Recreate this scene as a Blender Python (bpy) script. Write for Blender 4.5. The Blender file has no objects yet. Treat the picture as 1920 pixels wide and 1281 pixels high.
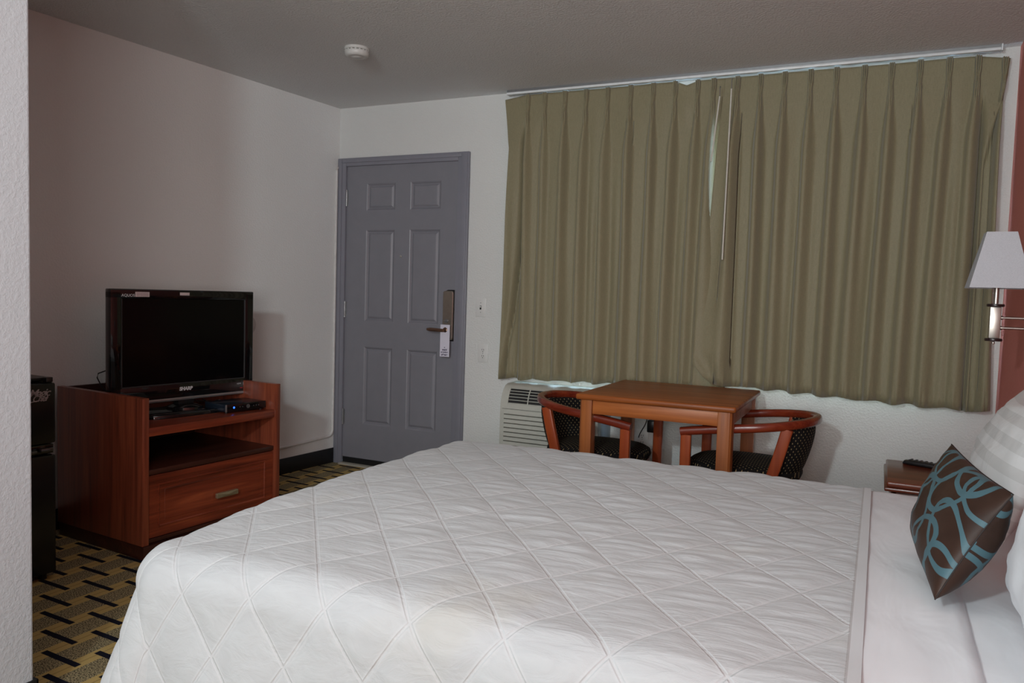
import bpy, bmesh, math, random
import numpy as np
from mathutils import Vector, Matrix, noise
random.seed(4)
PI = math.pi
SC = bpy.context.scene
COL = SC.collection
SC.view_settings.view_transform = 'Standard'
SC.view_settings.look = 'None'
SC.view_settings.exposure = 0.0
SC.view_settings.gamma = 1.0

# ------------------------------------------------------------------ mesh helper
class MB:
    def __init__(s):
        s.v = []; s.f = []; s.uv = []
    def add(s, vs, fs, M=None):
        n = len(s.v)
        for p in vs:
            p = Vector(p)
            s.v.append(tuple(M @ p if M else p))
        for f in fs:
            s.f.append(tuple(i + n for i in f))
        return s
    def box(s, x0, x1, y0, y1, z0, z1, bev=0.0, seg=2, M=None):
        bm = bmesh.new()
        bmesh.ops.create_cube(bm, size=1.0)
        for v in bm.verts:
            v.co = Vector((x0 + (v.co.x + .5) * (x1 - x0), y0 + (v.co.y + .5) * (y1 - y0), z0 + (v.co.z + .5) * (z1 - z0)))
        if bev > 0:
            bev = min(bev, .49 * min(abs(x1 - x0), abs(y1 - y0), abs(z1 - z0)))
            bmesh.ops.bevel(bm, geom=bm.edges[:], offset=bev, segments=seg, profile=0.5, affect='EDGES')
        bm.verts.index_update()
        s.add([v.co.copy() for v in bm.verts], [[v.index for v in f.verts] for f in bm.faces], M)
        bm.free()
        return s
    def sweep(s, path, prof, up=(0, 0, 1), caps=True, closed=False, scales=None):
        """prof: list of (side, up) offsets"""
        path = [Vector(p) for p in path]; n = len(path); m = len(prof); up = Vector(up)
        vs = []
        for i, p in enumerate(path):
            if closed:
                t = path[(i + 1) % n] - path[i - 1]
            else:
                t = path[min(i + 1, n - 1)] - path[max(i - 1, 0)]
            t.normalize()
            sd = t.cross(up)
            if sd.length < 1e-4: sd = t.cross(Vector((1, 0, 0)))
            sd.normalize(); u = sd.cross(t).normalized()
            k = scales[i] if scales else 1.0
            for a, b in prof: vs.append(p + sd * a * k + u * b * k)
        fs = []
        for i in range(n if closed else n - 1):
            j = (i + 1) % n
            for k in range(m):
                l = (k + 1) % m
                fs.append((i * m + k, i * m + l, j * m + l, j * m + k))
        if caps and not closed:
            fs.append(tuple(range(m - 1, -1, -1))); fs.append(tuple((n - 1) * m + k for k in range(m)))
        return s.add(vs, fs)
    def tube(s, path, r, n=10, up=(0, 0, 1), caps=True):
        return s.sweep(path, [(r * math.cos(2 * PI * k / n), r * math.sin(2 * PI * k / n)) for k in range(n)], up, caps)
    def bar(s, path, w, h, rr=.006, up=(0, 0, 1)):
        return s.sweep(path, rrect(w, h, rr), up)
    def lathe(s, prof, n=32, M=None):
        """prof: list of (r, z)"""
        vs = []; m = len(prof)
        for k in range(n):
            a = 2 * PI * k / n
            for r, z in prof: vs.append((r * math.cos(a), r * math.sin(a), z))
        fs = []
        for k in range(n):
            l = (k + 1) % n
            for i in range(m - 1):
                fs.append((k * m + i, l * m + i, l * m + i + 1, k * m + i + 1))
        fs.append(tuple(k * m for k in range(n - 1, -1, -1))); fs.append(tuple(k * m + m - 1 for k in range(n)))
        return s.add(vs, fs, M)
    def grid(s, nu, nv, fn, uv=False, flip=False):
        n = len(s.v)
        for j in range(nv):
            for i in range(nu):
                u, v = i / (nu - 1), j / (nv - 1)
                s.v.append(tuple(fn(u, v)))
        for j in range(nv - 1):
            for i in range(nu - 1):
                a = n + j * nu + i
                f = (a, a + 1, a + nu + 1, a + nu)
                s.f.append(f[::-1] if flip else f)
        if uv:
            while len(s.uv) < n: s.uv.append((0, 0))
            for j in range(nv):
                for i in range(nu): s.uv.append((i / (nu - 1), j / (nv - 1)))
        return s
    def build(s, name, mat, parent=None, smooth=40, weld=False):
        me = bpy.data.meshes.new(name)
        me.from_pydata(s.v, [], s.f)
        me.update()
        if s.uv:
            while len(s.uv) < len(s.v): s.uv.append((0, 0))
            l = me.uv_layers.new(name='UVMap')
            idx = np.empty(len(me.loops), dtype=np.int32); me.loops.foreach_get('vertex_index', idx)
            l.data.foreach_set('uv', np.array(s.uv, dtype=np.float32)[idx].ravel())
        bm = bmesh.new(); bm.from_mesh(me)
        if weld: bmesh.ops.remove_doubles(bm, verts=bm.verts, dist=1e-5)
        bmesh.ops.recalc_face_normals(bm, faces=bm.faces)
        bm.to_mesh(me); bm.free()
        if smooth:
            me.shade_smooth()
            me.set_sharp_from_angle(angle=math.radians(smooth))
        if mat: me.materials.append(mat)
        o = bpy.data.objects.new(name, me)
        COL.objects.link(o)
        if parent: o.parent = parent
        return o

def rrect(w, h, r, n=3):
    r = min(r, w * .49, h * .49); out = []
    for cx, cy, a0 in ((w / 2 - r, h / 2 - r, 0), (-w / 2 + r, h / 2 - r, PI / 2), (-w / 2 + r, -h / 2 + r, PI), (w / 2 - r, -h / 2 + r, 1.5 * PI)):
        for k in range(n + 1):
            a = a0 + k / n * PI / 2
            out.append((cx + r * math.cos(a), cy + r * math.sin(a)))
    return out

def tag(o, label=None, cat=None, group=None, kind=None):
    if label: o['label'] = label
    if cat: o['category'] = cat
    if group: o['group'] = group
    if kind: o['kind'] = kind
    return o

def empty(name, loc=(0, 0, 0), rz=0.0):
    o = bpy.data.objects.new(name, None); COL.objects.link(o)
    o.location = loc; o.rotation_euler = (0, 0, rz); o.empty_display_size = .1
    return o

def thing(name, label, cat, loc=(0, 0, 0), rz=0.0, group=None):
    return tag(empty(name, loc, rz), label, cat, group)

def copy_tree(o, parent=None):
    c = o.copy(); COL.objects.link(c); c.parent = parent
    for ch in list(o.children): copy_tree(ch, c)
    return c

def text(name, body, size, mat, parent, M, shear=0.0, bold=0.0, align='CENTER', space=1.0, ext=0.0004, line=1.0):
    cu = bpy.data.curves.new(name, 'FONT'); cu.body = body; cu.size = size; cu.shear = shear
    cu.offset = bold; cu.align_x = align; cu.align_y = 'CENTER'; cu.space_character = space; cu.extrude = ext; cu.space_line = line
    tmp = bpy.data.objects.new(name + '_tmp', cu); COL.objects.link(tmp)
    bpy.context.view_layer.update()
    me = bpy.data.meshes.new_from_object(tmp.evaluated_get(bpy.context.evaluated_depsgraph_get()))
    bpy.data.objects.remove(tmp); bpy.data.curves.remove(cu)
    me.transform(M); me.materials.clear(); me.materials.append(mat); me.name = name
    o = bpy.data.objects.new(name, me); COL.objects.link(o)
    if parent: o.parent = parent
    return o

# ------------------------------------------------------------------ materials
def srgb(r, g, b):
    f = lambda c: ((c / 255 + .055) / 1.055) ** 2.4 if c > 10 else c / 255 / 12.92
    return (f(r), f(g), f(b), 1)

class NT:
    """little node-graph builder"""
    def __init__(s, name):
        s.m = bpy.data.materials.new(name); s.m.use_nodes = True
        s.n = s.m.node_tree.nodes; s.l = s.m.node_tree.links
        s.b = s.n['Principled BSDF']; s.out = s.n['Material Output']
    def new(s, t, **kw):
        x = s.n.new(t)
        for k, v in kw.items(): setattr(x, k, v)
        return x
    def put(s, sock, v):
        if isinstance(v, bpy.types.NodeSocket): s.l.new(v, sock)
        elif v is not None: sock.default_value = v
    def coord(s, kind='Object', scale=(1, 1, 1), loc=(0, 0, 0), rot=(0, 0, 0)):
        t = s.new('ShaderNodeTexCoord'); mp = s.new('ShaderNodeMapping')
        s.l.new(t.outputs[kind], mp.inputs[0])
        mp.inputs[1].default_value = loc; mp.inputs[2].default_value = rot; mp.inputs[3].default_value = scale
        return mp.outputs[0]
    def noise(s, vec, scale=5, detail=3, rough=.5, dist=0.0):
        x = s.new('ShaderNodeTexNoise'); s.put(x.inputs['Vector'], vec)
        x.inputs['Scale'].default_value = scale; x.inputs['Detail'].default_value = detail
        x.inputs['Roughness'].default_value = rough; x.inputs['Distortion'].default_value = dist
        return x.outputs[0]
    def ramp(s, fac, stops, interp='LINEAR'):
        x = s.new('ShaderNodeValToRGB'); s.put(x.inputs[0], fac); cr = x.color_ramp; cr.interpolation = interp
        while len(cr.elements) < len(stops): cr.elements.new(.5)
        for e, (p, c) in zip(cr.elements, stops): e.position = p; e.color = c if len(c) == 4 else (*c, 1)
        return x.outputs[0]
    def math(s, op, a, b=None, c=None, clamp=False):
        x = s.new('ShaderNodeMath', operation=op, use_clamp=clamp)
        for i, v in enumerate((a, b, c)):
            if v is not None: s.put(x.inputs[i], v)
        return x.outputs[0]
    def mix(s, fac, a, b, mode='MIX'):
        x = s.new('ShaderNodeMix', data_type='RGBA', blend_type=mode)
        s.put(x.inputs[0], fac); s.put(x.inputs[6], a); s.put(x.inputs[7], b)
        return x.outputs[2]
    def sep(s, vec):
        x = s.new('ShaderNodeSeparateXYZ'); s.put(x.inputs[0], vec); return x.outputs
    def bump(s, h, strength=.3, dist=.01, normal=None):
        x = s.new('ShaderNodeBump'); s.put(x.inputs['Height'], h); x.inputs['Strength'].default_value = strength
        x.inputs['Distance'].default_value = dist
        if normal is not None: s.put(x.inputs['Normal'], normal)
        return x.outputs[0]
    def set(s, **kw):
        names = dict(color='Base Color', rough='Roughness', metal='Metallic', normal='Normal', spec='Specular IOR Level', coat='Coat Weight', coatr='Coat Roughness', sheen='Sheen Weight', em='Emission Color', ems='Emission Strength')
        for k, v in kw.items(): s.put(s.b.inputs[names[k]], v)
        return s.m

def plain(name, col, rough=.5, metal=0.0, var=.06, scale=30, bump=0.0, coat=0.0, spec=.5):
    t = NT(name); v = t.coord('Object')
    n = t.noise(v, scale, 3)
    lo = tuple(c * (1 - var) for c in col[:3]); hi = tuple(min(1, c * (1 + var)) for c in col[:3])
    t.set(color=t.ramp(n, [(.3, lo), (.7, hi)]), rough=rough, metal=metal, coat=coat, spec=spec)
    if bump: t.set(normal=t.bump(n, bump, .002))
    return t.m

def wood(name, dark, mid, light, axis=2, rough=.35, scale=1.0, coat=.15, spec=.5):
    t = NT(name)
    st = [14 * scale] * 3; st[axis] = .9 * scale
    v = t.coord('Object', scale=tuple(st))
    a = t.noise(v, 1.6, 5, .6, .6)
    st2 = [90 * scale] * 3; st2[axis] = 3 * scale
    b = t.noise(t.coord('Object', scale=tuple(st2)), 1.0, 2, .5)
    f = t.math('ADD', t.math('MULTIPLY', a, .75), t.math('MULTIPLY', b, .25))
    t.set(color=t.ramp(f, [(.32, dark), (.5, mid), (.68, light)]), rough=rough, coat=coat, coatr=.25, spec=spec, normal=t.bump(b, .06, .001))
    return t.m

def wall_mat(name, col, bs=.35):
    t = NT(name); v = t.coord('Object')
    big = t.noise(v, 1.3, 2); n1 = t.noise(v, 95, 3, .55); n2 = t.noise(v, 38, 2, .5)
    h = t.math('ADD', t.ramp(n1, [(.42, (0, 0, 0)), (.62, (1, 1, 1))]), t.math('MULTIPLY', n2, .6))
    lo = tuple(c * .96 for c in col[:3])
    t.set(color=t.ramp(big, [(.35, lo), (.65, col)]), rough=.75, normal=t.bump(h, bs, .004), spec=.3)
    return t.m

M_WALL = wall_mat('wall_paint', (.75, .755, .75, 1), .25)
M_WALLB = wall_mat('wall_paint_back', (.68, .685, .675, 1))
M_RED = wall_mat('red_paint', (.68, .225, .19, 1))
M_CEIL = wall_mat('ceiling_texture', (.70, .70, .695, 1), .55)
M_BASE = plain('black_rubber', (.008, .008, .009, 1), .5)
M_DOOR = plain('door_paint', srgb(126, 126, 134), .42, var=.03, scale=12)
M_CASE = plain('casing_paint', srgb(128, 128, 138), .38, var=.03, scale=12)
M_STAND = wood('cherry_dark', (.07, .013, .006, 1), (.18, .031, .013, 1), (.30, .065, .024, 1), 1, .32)
M_STANDV = wood('cherry_dark_upright', (.085, .022, .012, 1), (.20, .045, .022, 1), (.31, .08, .036, 1), 2, .32)
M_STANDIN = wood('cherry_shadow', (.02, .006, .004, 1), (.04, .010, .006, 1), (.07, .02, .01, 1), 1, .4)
M_TABLE = wood('table_cherry', (.19, .052, .012, 1), (.31, .088, .021, 1), (.42, .135, .036, 1), 0, .38, coat=.05, spec=.25)
M_APRON = wood('table_apron_cherry', (.25, .07, .017, 1), (.40, .12, .030, 1), (.52, .18, .05, 1), 0, .4, coat=.05, spec=.3)
M_TABLEV = wood('table_leg_cherry', (.19, .058, .018, 1), (.31, .095, .028, 1), (.42, .14, .04, 1), 2, .35)
M_CHAIR = wood('chair_cherry', (.20, .030, .008, 1), (.30, .052, .014, 1), (.38, .085, .025, 1), 2, .28, coat=.3)
M_RAIL = wood('chair_rail_cherry', (.12, .014, .006, 1), (.19, .026, .010, 1), (.25, .045, .015, 1), 0, .25, coat=.3)
M_NIGHT = wood('nightstand_wood', (.09, .018, .010, 1), (.15, .035, .018, 1), (.22, .06, .03, 1), 0, .3, coat=.2)
M_BLACK = plain('black_plastic', (.010, .010, .011, 1), .3)
M_GLOSS = plain('gloss_black', (.004, .004, .005, 1), .07, coat=.4)
M_SCREEN = plain('screen_black', (.002, .002, .0025, 1), .16, spec=.25)
M_SILVER = plain('silver_trim', (.35, .36, .37, 1), .35, .8)
M_FRIDGE = plain('fridge_black', (.007, .007, .008, 1), .22, bump=.1, scale=250)
M_NICKEL = plain('brushed_nickel', (.55, .52, .48, 1), .35, 1.0)
M_BRONZE = plain('satin_bronze', (.42, .36, .31, 1), .38, .9)
M_BRONZED = plain('bronze_lever', (.20, .12, .085, 1), .35, .8)
M_BRASS = plain('antique_brass', (.48, .42, .28, 1), .35, .8)
M_WHITE = plain('white_plastic', (.62, .62, .60, 1), .4)
M_PLATE = plain('wall_plate_plastic', (.66, .66, .65, 1), .35, var=.02)
M_AC = plain('beige_plastic', (.49, .49, .44, 1), .5, var=.03)
M_ACD = plain('vent_dark', (.012, .012, .012, 1), .7)
M_ACSIDE = plain('ac_sleeve_shaded', (.30, .33, .36, 1), .5)  # darker blue-grey: shade on the unit's side put into the colour
M_TAG = plain('tag_card', (.66, .64, .74, 1), .6, var=.02)
M_INK = plain('dark_ink', (.05, .04, .10, 1), .6)
M_STICK = plain('sticker_paper', (.60, .52, .53, 1), .6, var=.1, scale=220)
M_LOGO = plain('logo_silver', (.55, .56, .58, 1), .4)
M_SHADE = None
M_ROD = plain('track_white', (.75, .78, .80, 1), .3)
M_WAND = plain('wand_plastic', (.62, .60, .54, 1), .2)
M_BLUEBOX = plain('settop_black', (.010, .016, .026, 1), .25)
M_DARKRED = plain('bronze_disc', (.02, .008, .008, 1), .3)
M_CORD = plain('cord_black', (.01, .01, .01, 1), .5)

def led(name, col, s):
    t = NT(name); return t.set(color=col, em=col, ems=s)
M_LED = led('blue_led', (.03, .15, .9, 1), 2.0)
M_LEDR = led('red_led', (.4, .02, .03, 1), .25)

t = NT('lamp_shade_linen'); v = t.coord('Object', scale=(400, 400, 400)); n = t.noise(v, 1, 2)
M_SHADE = t.set(color=t.ramp(n, [(.3, (.46, .48, .52)), (.7, (.55, .57, .61))]), rough=.8, normal=t.bump(n, .15, .001))

# fabric of the curtains: olive khaki with a slight translucency
t = NT('curtain_fabric'); v = t.coord('Object', scale=(60, 60, 420)); w1 = t.noise(v, 2, 2)
w2 = t.noise(t.coord('Object', scale=(420, 420, 40)), 1, 2)
f = t.math('MULTIPLY', t.math('ADD', w1, w2), .5)
colr = t.ramp(f, [(.3, (.205, .178, .105)), (.7, (.285, .252, .155))])
t.set(color=colr, rough=.6, sheen=.25, normal=t.bump(f, .12, .001), spec=.35)
tr = t.new('ShaderNodeBsdfTranslucent'); tr.inputs[0].default_value = (.30, .31, .26, 1)
mx = t.new('ShaderNodeMixShader'); mx.inputs[0].default_value = .035
t.l.new(t.b.outputs[0], mx.inputs[1]); t.l.new(tr.outputs[0], mx.inputs[2]); t.l.new(mx.outputs[0], t.out.inputs[0])
M_CURT = t.m

# white bedspread fabric (fine pucker ripples + faint stains)
t = NT('bedspread_fabric'); v = t.coord('Object')
rip = t.noise(t.coord('Object', scale=(7, 34, 12), rot=(0, 0, .10)), 1.6, 4, .55, .8)
wv = t.noise(t.coord('Object', scale=(300, 300, 300)), 2, 1)
st = t.noise(t.coord('Object', scale=(1, 1, 1), loc=(3.1, 1.7, 0)), 2.6, 3, .6)
base = t.ramp(rip, [(.3, (.50, .535, .555)), (.7, (.54, .58, .60))])
c2 = t.mix(t.math('MULTIPLY', t.ramp(st, [(.60, (0, 0, 0)), (.74, (1, 1, 1))]), .38), base, (.48, .46, .38, 1))
us = t.sep(t.coord('UV'))
def ldist(c): return t.math('ABSOLUTE', t.math('SUBTRACT', c, t.math('ROUND', c)))
md = t.math('MULTIPLY', t.math('MINIMUM', ldist(us[0]), ldist(us[1])), .150)
xh = t.sep(v)[0]
body = t.math('LESS_THAN', xh, 3.389)                       # the hem band has no quilting
stp = t.ramp(t.math('MULTIPLY', md, 50), [(0, (.25, .25, .25)), (.10, (.3, .3, .3)), (.22, (1, 1, 1)), (.42, (.75, .75, .75)), (.7, (.55, .55, .55))])
line = t.math('MULTIPLY', t.ramp(t.math('MULTIPLY', md, 50), [(0, (1, 1, 1)), (.34, (.8, .8, .8)), (.5, (0, 0, 0))]), body)
hemline = t.math('LESS_THAN', t.math('ABSOLUTE', t.math('SUBTRACT', xh, 3.3895)), .0022)
c2 = t.mix(t.math('MULTIPLY', line, .35), c2, (.63, .66, .68, 1))
c2 = t.mix(t.math('SUBTRACT', 1, body), c2, (.60, .635, .66, 1))
c2 = t.mix(t.math('MULTIPLY', hemline, .6), c2, (.34, .33, .33, 1))
b1 = t.bump(t.math('MULTIPLY', rip, body), .34, .012); b1 = t.bump(t.math('MULTIPLY', stp, body), .55, .004, b1); b2 = t.bump(wv, .12, .001, b1)
M_SPREAD = t.set(color=c2, rough=.8, sheen=.2, normal=b2, spec=.2)

t = NT('sheet_fabric'); v = t.coord('Object')
r1 = t.noise(t.coord('Object', scale=(9, 3, 5), rot=(0, 0, .5)), 1.2, 3, .5, .6); wv = t.noise(v, 600, 1)
M_SHEET = t.set(color=t.ramp(r1, [(.3, (.76, .80, .84)), (.7, (.82, .86, .90))]), rough=.8, normal=t.bump(wv, .08, .001, t.bump(r1, .3, .02)), spec=.2)

t = NT('pillow_striped'); uvc = t.coord('UV')
s = t.sep(uvc); band = t.math('GREATER_THAN', t.math('SINE', t.math('MULTIPLY', s[1], 2 * PI * 6.0)), 0)
r1 = t.noise(t.coord('Object', scale=(6, 6, 6)), 1.5, 3, .5, .5)
M_PSTR = t.set(color=t.mix(band, (.60, .61, .61, 1), (.70, .715, .72, 1)), rough=.7, normal=t.bump(r1, .35, .02), spec=.25)

t = NT('mattress_ticking'); n = t.noise(t.coord('Object'), 40, 2)
M_MATT = t.set(color=t.ramp(n, [(.3, (.6, .6, .6)), (.7, (.7, .7, .7))]), rough=.8)

# chair fabric: black with small golden diamonds (UV in metres)
t = NT('chair_fabric'); uv = t.coord('UV', scale=(1 / .026, 1 / .026, 1)); s = t.sep(uv)
def cell(sh):
    fx = t.math('ABSOLUTE', t.math('SUBTRACT', t.math('FRACT', t.math('ADD', s[0], sh)), .5))
    fy = t.math('ABSOLUTE', t.math('SUBTRACT', t.math('FRACT', t.math('ADD', s[1], sh)), .5))
    return t.math('LESS_THAN', t.math('ADD', t.math('MULTIPLY', fx, 1.5), fy), .17)
dots = t.math('MAXIMUM', cell(0.0), cell(.5))
n = t.noise(t.coord('Object'), 260, 2)
M_FAB = t.set(color=t.mix(dots, t.ramp(n, [(.3, (.004, .004, .005)), (.7, (.016, .014, .014))]), (.34, .26, .13, 1)), rough=.85, normal=t.bump(n, .3, .001), spec=.2)

# carpet: brown blocks between gold strips, crossed by navy bars
t = NT('carpet_pattern')
PX, PY = .150, .1755
v = t.coord('Object'); s = t.sep(v)
X0, Y0 = .642, -2.472
gx = t.math('DIVIDE', t.math('SUBTRACT', s[0], X0), PX)
gy = t.math('DIVIDE', t.math('SUBTRACT', t.math('SUBTRACT', s[1], Y0), t.math('MULTIPLY', t.math('SUBTRACT', s[0], X0), -.05)), PY)
def bars(par):
    # columns of one parity, each with bars of half-length .6 column
    cx = t.math('SUBTRACT', t.math('MULTIPLY', gx, .5), par * .5)
    dx = t.math('ABSOLUTE', t.math('SUBTRACT', cx, t.math('ROUND', cx)))
    cy = t.math('SUBTRACT', gy, par * .5)
    dy = t.math('ABSOLUTE', t.math('SUBTRACT', cy, t.math('ROUND', cy)))
    return t.math('MULTIPLY', t.math('LESS_THAN', dx, .305), t.math('LESS_THAN', dy, .064))
navy = t.math('MAXIMUM', bars(0), bars(1))
dcol = t.math('ABSOLUTE', t.math('SUBTRACT', gx, t.math('ROUND', gx)))
brown = t.math('LESS_THAN', dcol, .30)
pile = t.noise(v, 210, 2, .7); pile2 = t.noise(v, 900, 1)
seam = t.math('LESS_THAN', t.math('ABSOLUTE', t.math('SUBTRACT', dcol, .5)), .02)
cb = t.ramp(pile, [(.40, (.03, .025, .016)), (.62, (.46, .37, .21))])
cg = t.ramp(pile2, [(.3, (.36, .245, .085)), (.7, (.56, .40, .16))])
cg2 = t.mix(t.math('MULTIPLY', seam, .5), cg, (.20, .13, .045, 1))
cn = t.ramp(pile2, [(.3, (.004, .004, .009)), (.7, (.012, .013, .024))])
cc = t.mix(navy, t.mix(brown, cg2, cb), cn)
M_CARPET = t.set(color=cc, rough=.95, normal=t.bump(pile, .5, .004), spec=.1)

# window glass
t = NT('window_glass'); tb = t.new('ShaderNodeBsdfTransparent'); gb = t.new('ShaderNodeBsdfGlossy'); gb.inputs['Roughness'].default_value = .02
mx = t.new('ShaderNodeMixShader'); mx.inputs[0].default_value = .06
t.l.new(tb.outputs[0], mx.inputs[1]); t.l.new(gb.outputs[0], mx.inputs[2]); t.l.new(mx.outputs[0], t.out.inputs[0]); M_GLASS = t.m

# cushion: brown satin with teal loops (UV)
t = NT('cushion_satin')
uvn = t.new('ShaderNodeTexCoord').outputs['UV']
masks = None
RINGS = [(.16, .42, 5.0, 3.0, .55, .085), (.36, .74, 5.2, 3.0, -.30, .085), (.10, .88, 4.8, 3.4, .8, .085), (.62, .40, 4.6, 2.6, .35, .08), (.80, .76, 5.2, 3.0, -.2, .08),
         (.64, .90, 4.8, 3.6, .5, .08), (.90, .34, 5.0, 3.4, -.6, .08), (.40, .16, 4.6, 2.6, -.5, .08), (.30, 1.02, 4.6, 3.0, .3, .085), (.06, .10, 4.8, 3.2, .3, .085)]
for (cx, cy, sx, sy, ro, wd) in RINGS:
    sub = t.new('ShaderNodeVectorMath', operation='SUBTRACT'); t.l.new(uvn, sub.inputs[0]); sub.inputs[1].default_value = (cx, cy, 0)
    mp = t.new('ShaderNodeMapping'); t.l.new(sub.outputs[0], mp.inputs[0]); mp.inputs[2].default_value = (0, 0, ro)
    m2 = t.new('ShaderNodeVectorMath', operation='MULTIPLY'); t.l.new(mp.outputs[0], m2.inputs[0]); m2.inputs[1].default_value = (sx, sy, 0)
    ln = t.new('ShaderNodeVectorMath', operation='LENGTH'); t.l.new(m2.outputs[0], ln.inputs[0])
    d = t.math('LESS_THAN', t.math('ABSOLUTE', t.math('SUBTRACT', ln.outputs['Value'], .78)), wd)
    masks = d if masks is None else t.math('MAXIMUM', masks, d)
n = t.noise(t.coord('Object'), 9, 3); fine = t.noise(t.coord('Object'), 500, 1)
br = t.ramp(n, [(.3, (.030, .015, .010)), (.7, (.055, .029, .020))])
M_CUSH = t.set(color=t.mix(masks, br, (.072, .148, .178, 1)), rough=.48, spec=.3, normal=t.bump(fine, .1, .001, t.bump(n, .2, .02)))
M_SEAM = plain('seam_thread', (.02, .012, .010, 1), .7)

# ------------------------------------------------------------------ camera
CAMP = Vector((3.40873, -4.33306, 1.21369))
cd = bpy.data.cameras.new('camera'); cam = bpy.data.objects.new('camera', cd); COL.objects.link(cam)
Rr = Vector((.9021433631, .4303220738, .0309881470)); Uu = Vector((-.0543018371, .0419987712, .9976409242)); Ff = Vector((-.4280054073, .9016978519, -.0612561919))
mw = Matrix(((Rr.x, Uu.x, -Ff.x, CAMP.x), (Rr.y, Uu.y, -Ff.y, CAMP.y), (Rr.z, Uu.z, -Ff.z, CAMP.z), (0, 0, 0, 1)))
cam.matrix_world = mw
cd.sensor_fit = 'HORIZONTAL'; cd.sensor_width = 36; cd.lens = 1451.17 * 36 / 1920; cd.clip_start = .05
SC.camera = cam

TH = math.radians(-4.71626)            # the left wall stands a little off square
H = 2.44; W = 3.93; YB = -9.2; PXW = 1.331; PYW = -2.999
CT, ST = math.cos(TH), math.sin(TH)
def LW(a, b, z=0.0):                   # left-wall frame -> world
    return Vector((CT * a - ST * b, ST * a + CT * b, z))

# ------------------------------------------------------------------ room shell
def struct(name, mb, mat, smooth=0):
    return tag(mb.build(name, mat, None, smooth), kind='structure')
struct('floor', MB().box(-.8, W + .15, YB - .1, .30, -.1, 0), M_CARPET)
struct('ceiling', MB().box(-.8, W + .15, YB - .1, .30, H, H + .1), M_CEIL)
lw = struct('wall_left', MB().box(-.1, 0, -3.6, .0, 0, H), M_WALL); lw.rotation_euler = (0, 0, TH)
struct('wall_right', MB().box(W, W + .12, YB, .15, 0, H), M_RED)
struct('wall_rear', MB().box(-.8, W + .12, YB - .1, YB, 0, H), M_WALL)
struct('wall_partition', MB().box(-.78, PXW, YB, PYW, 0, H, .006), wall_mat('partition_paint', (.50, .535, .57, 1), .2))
# back wall with a window opening and a door opening
WX0, WX1, WZ0, WZ1 = 1.50, 3.72, .80, 2.28
DX0, DX1, DZ1 = .062, .952, 2.055
bw = MB()
xs = [-.15, DX0, DX1, WX0, WX1, W + .12]; zs = [0, WZ0, DZ1, WZ1, H]
for i in range(5):
    for k in range(4):
        if i == 1 and zs[k + 1] <= DZ1: continue
        if i == 3 and WZ0 <= zs[k] < WZ1: continue
        bw.box(xs[i], xs[i + 1], 0, .14, zs[k], zs[k + 1])
struct('wall_back', bw, M_WALLB)
# baseboards
bl = struct('baseboard_left', MB().box(0, .009, -3.2, -.012, 0, .1035, .003), M_BASE, 40); bl.rotation_euler = (0, 0, TH)
struct('baseboard_partition', MB().box(PXW, PXW + .009, YB, PYW + .009, 0, .10, .003).box(.24, PXW + .009, PYW, PYW + .009, 0, .10, .003), M_BASE, 40)
struct('baseboard_back', MB().box(1.04, W, -.009, 0, 0, .10, .003), M_BASE, 40)
struct('baseboard_right', MB().box(W - .009, W, YB, -.01, 0, .10, .003), M_BASE, 40)

# window
wn = tag(empty('window_1', (0, 0, 0)), kind='structure')
wf = MB()
for x0, x1, z0, z1 in ((WX0, WX1, WZ0, WZ0 + .045), (WX0, WX1, WZ1 - .045, WZ1), (WX0, WX0 + .045, WZ0, WZ1), (WX1 - .045, WX1, WZ0, WZ1), (2.18, 2.23, WZ0, WZ1)):
    wf.box(x0, x1, .06, .11, z0, z1, .004)
wf.build('window_frame', M_WHITE, wn)
MB().box(WX0 + .04, WX1 - .04, .082, .088, WZ0 + .04, WZ1 - .04).build('window_pane', M_GLASS, wn, 0)

# ------------------------------------------------------------------ door
dr = tag(empty('door_1', (0, 0, 0)), kind='structure')
YF = -.004                                         # front face of the slab
DXa, DXb, DZa, DZb = .070, .948, .050, 2.048
PAN = [(.241, .460, 1.745, 1.924), (.585, .813, 1.749, 1.930), (.235, .471, .995, 1.617), (.581, .823, 1.003, 1.618), (.236, .468, .292, .824), (.582, .816, .289, .826)]
PAN = [(.236, .467, 1.745, 1.927), (.584, .818, 1.745, 1.927), (.236, .467, .999, 1.617), (.584, .818, .999, 1.617), (.236, .467, .291, .825), (.584, .818, .291, .825)]
sl = MB()
xs = sorted({DXa, DXb} | {p[0] for p in PAN} | {p[1] for p in PAN}); zs = sorted({DZa, DZb} | {p[2] for p in PAN} | {p[3] for p in PAN})
for i in range(len(xs) - 1):
    for k in range(len(zs) - 1):
        c = ((xs[i] + xs[i + 1]) / 2, (zs[k] + zs[k + 1]) / 2)
        if any(p[0] < c[0] < p[1] and p[2] < c[1] < p[3] for p in PAN): continue
        sl.add([(xs[i], YF, zs[k]), (xs[i + 1], YF, zs[k]), (xs[i + 1], YF, zs[k + 1]), (xs[i], YF, zs[k + 1])], [(0, 1, 2, 3)])
for x0, x1, z0, z1 in PAN:                         # moulded panels: groove, ramp, raised field
    rings = [(0, 0), (.006, .003), (.014, .011), (.020, .011), (.030, .004), (.036, .0025)]
    vs = []; fs = []
    for ins, dp in rings:
        vs += [(x0 + ins, YF + dp, z0 + ins), (x1 - ins, YF + dp, z0 + ins), (x1 - ins, YF + dp, z1 - ins), (x0 + ins, YF + dp, z1 - ins)]
    for r in range(len(rings) - 1):
        for k in range(4):
            fs.append((r * 4 + k, r * 4 + (k + 1) % 4, r * 4 + 4 + (k + 1) % 4, r * 4 + 4 + k))
    n = (len(rings) - 1) * 4; fs.append((n, n + 1, n + 2, n + 3)); sl.add(vs, fs)
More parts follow.
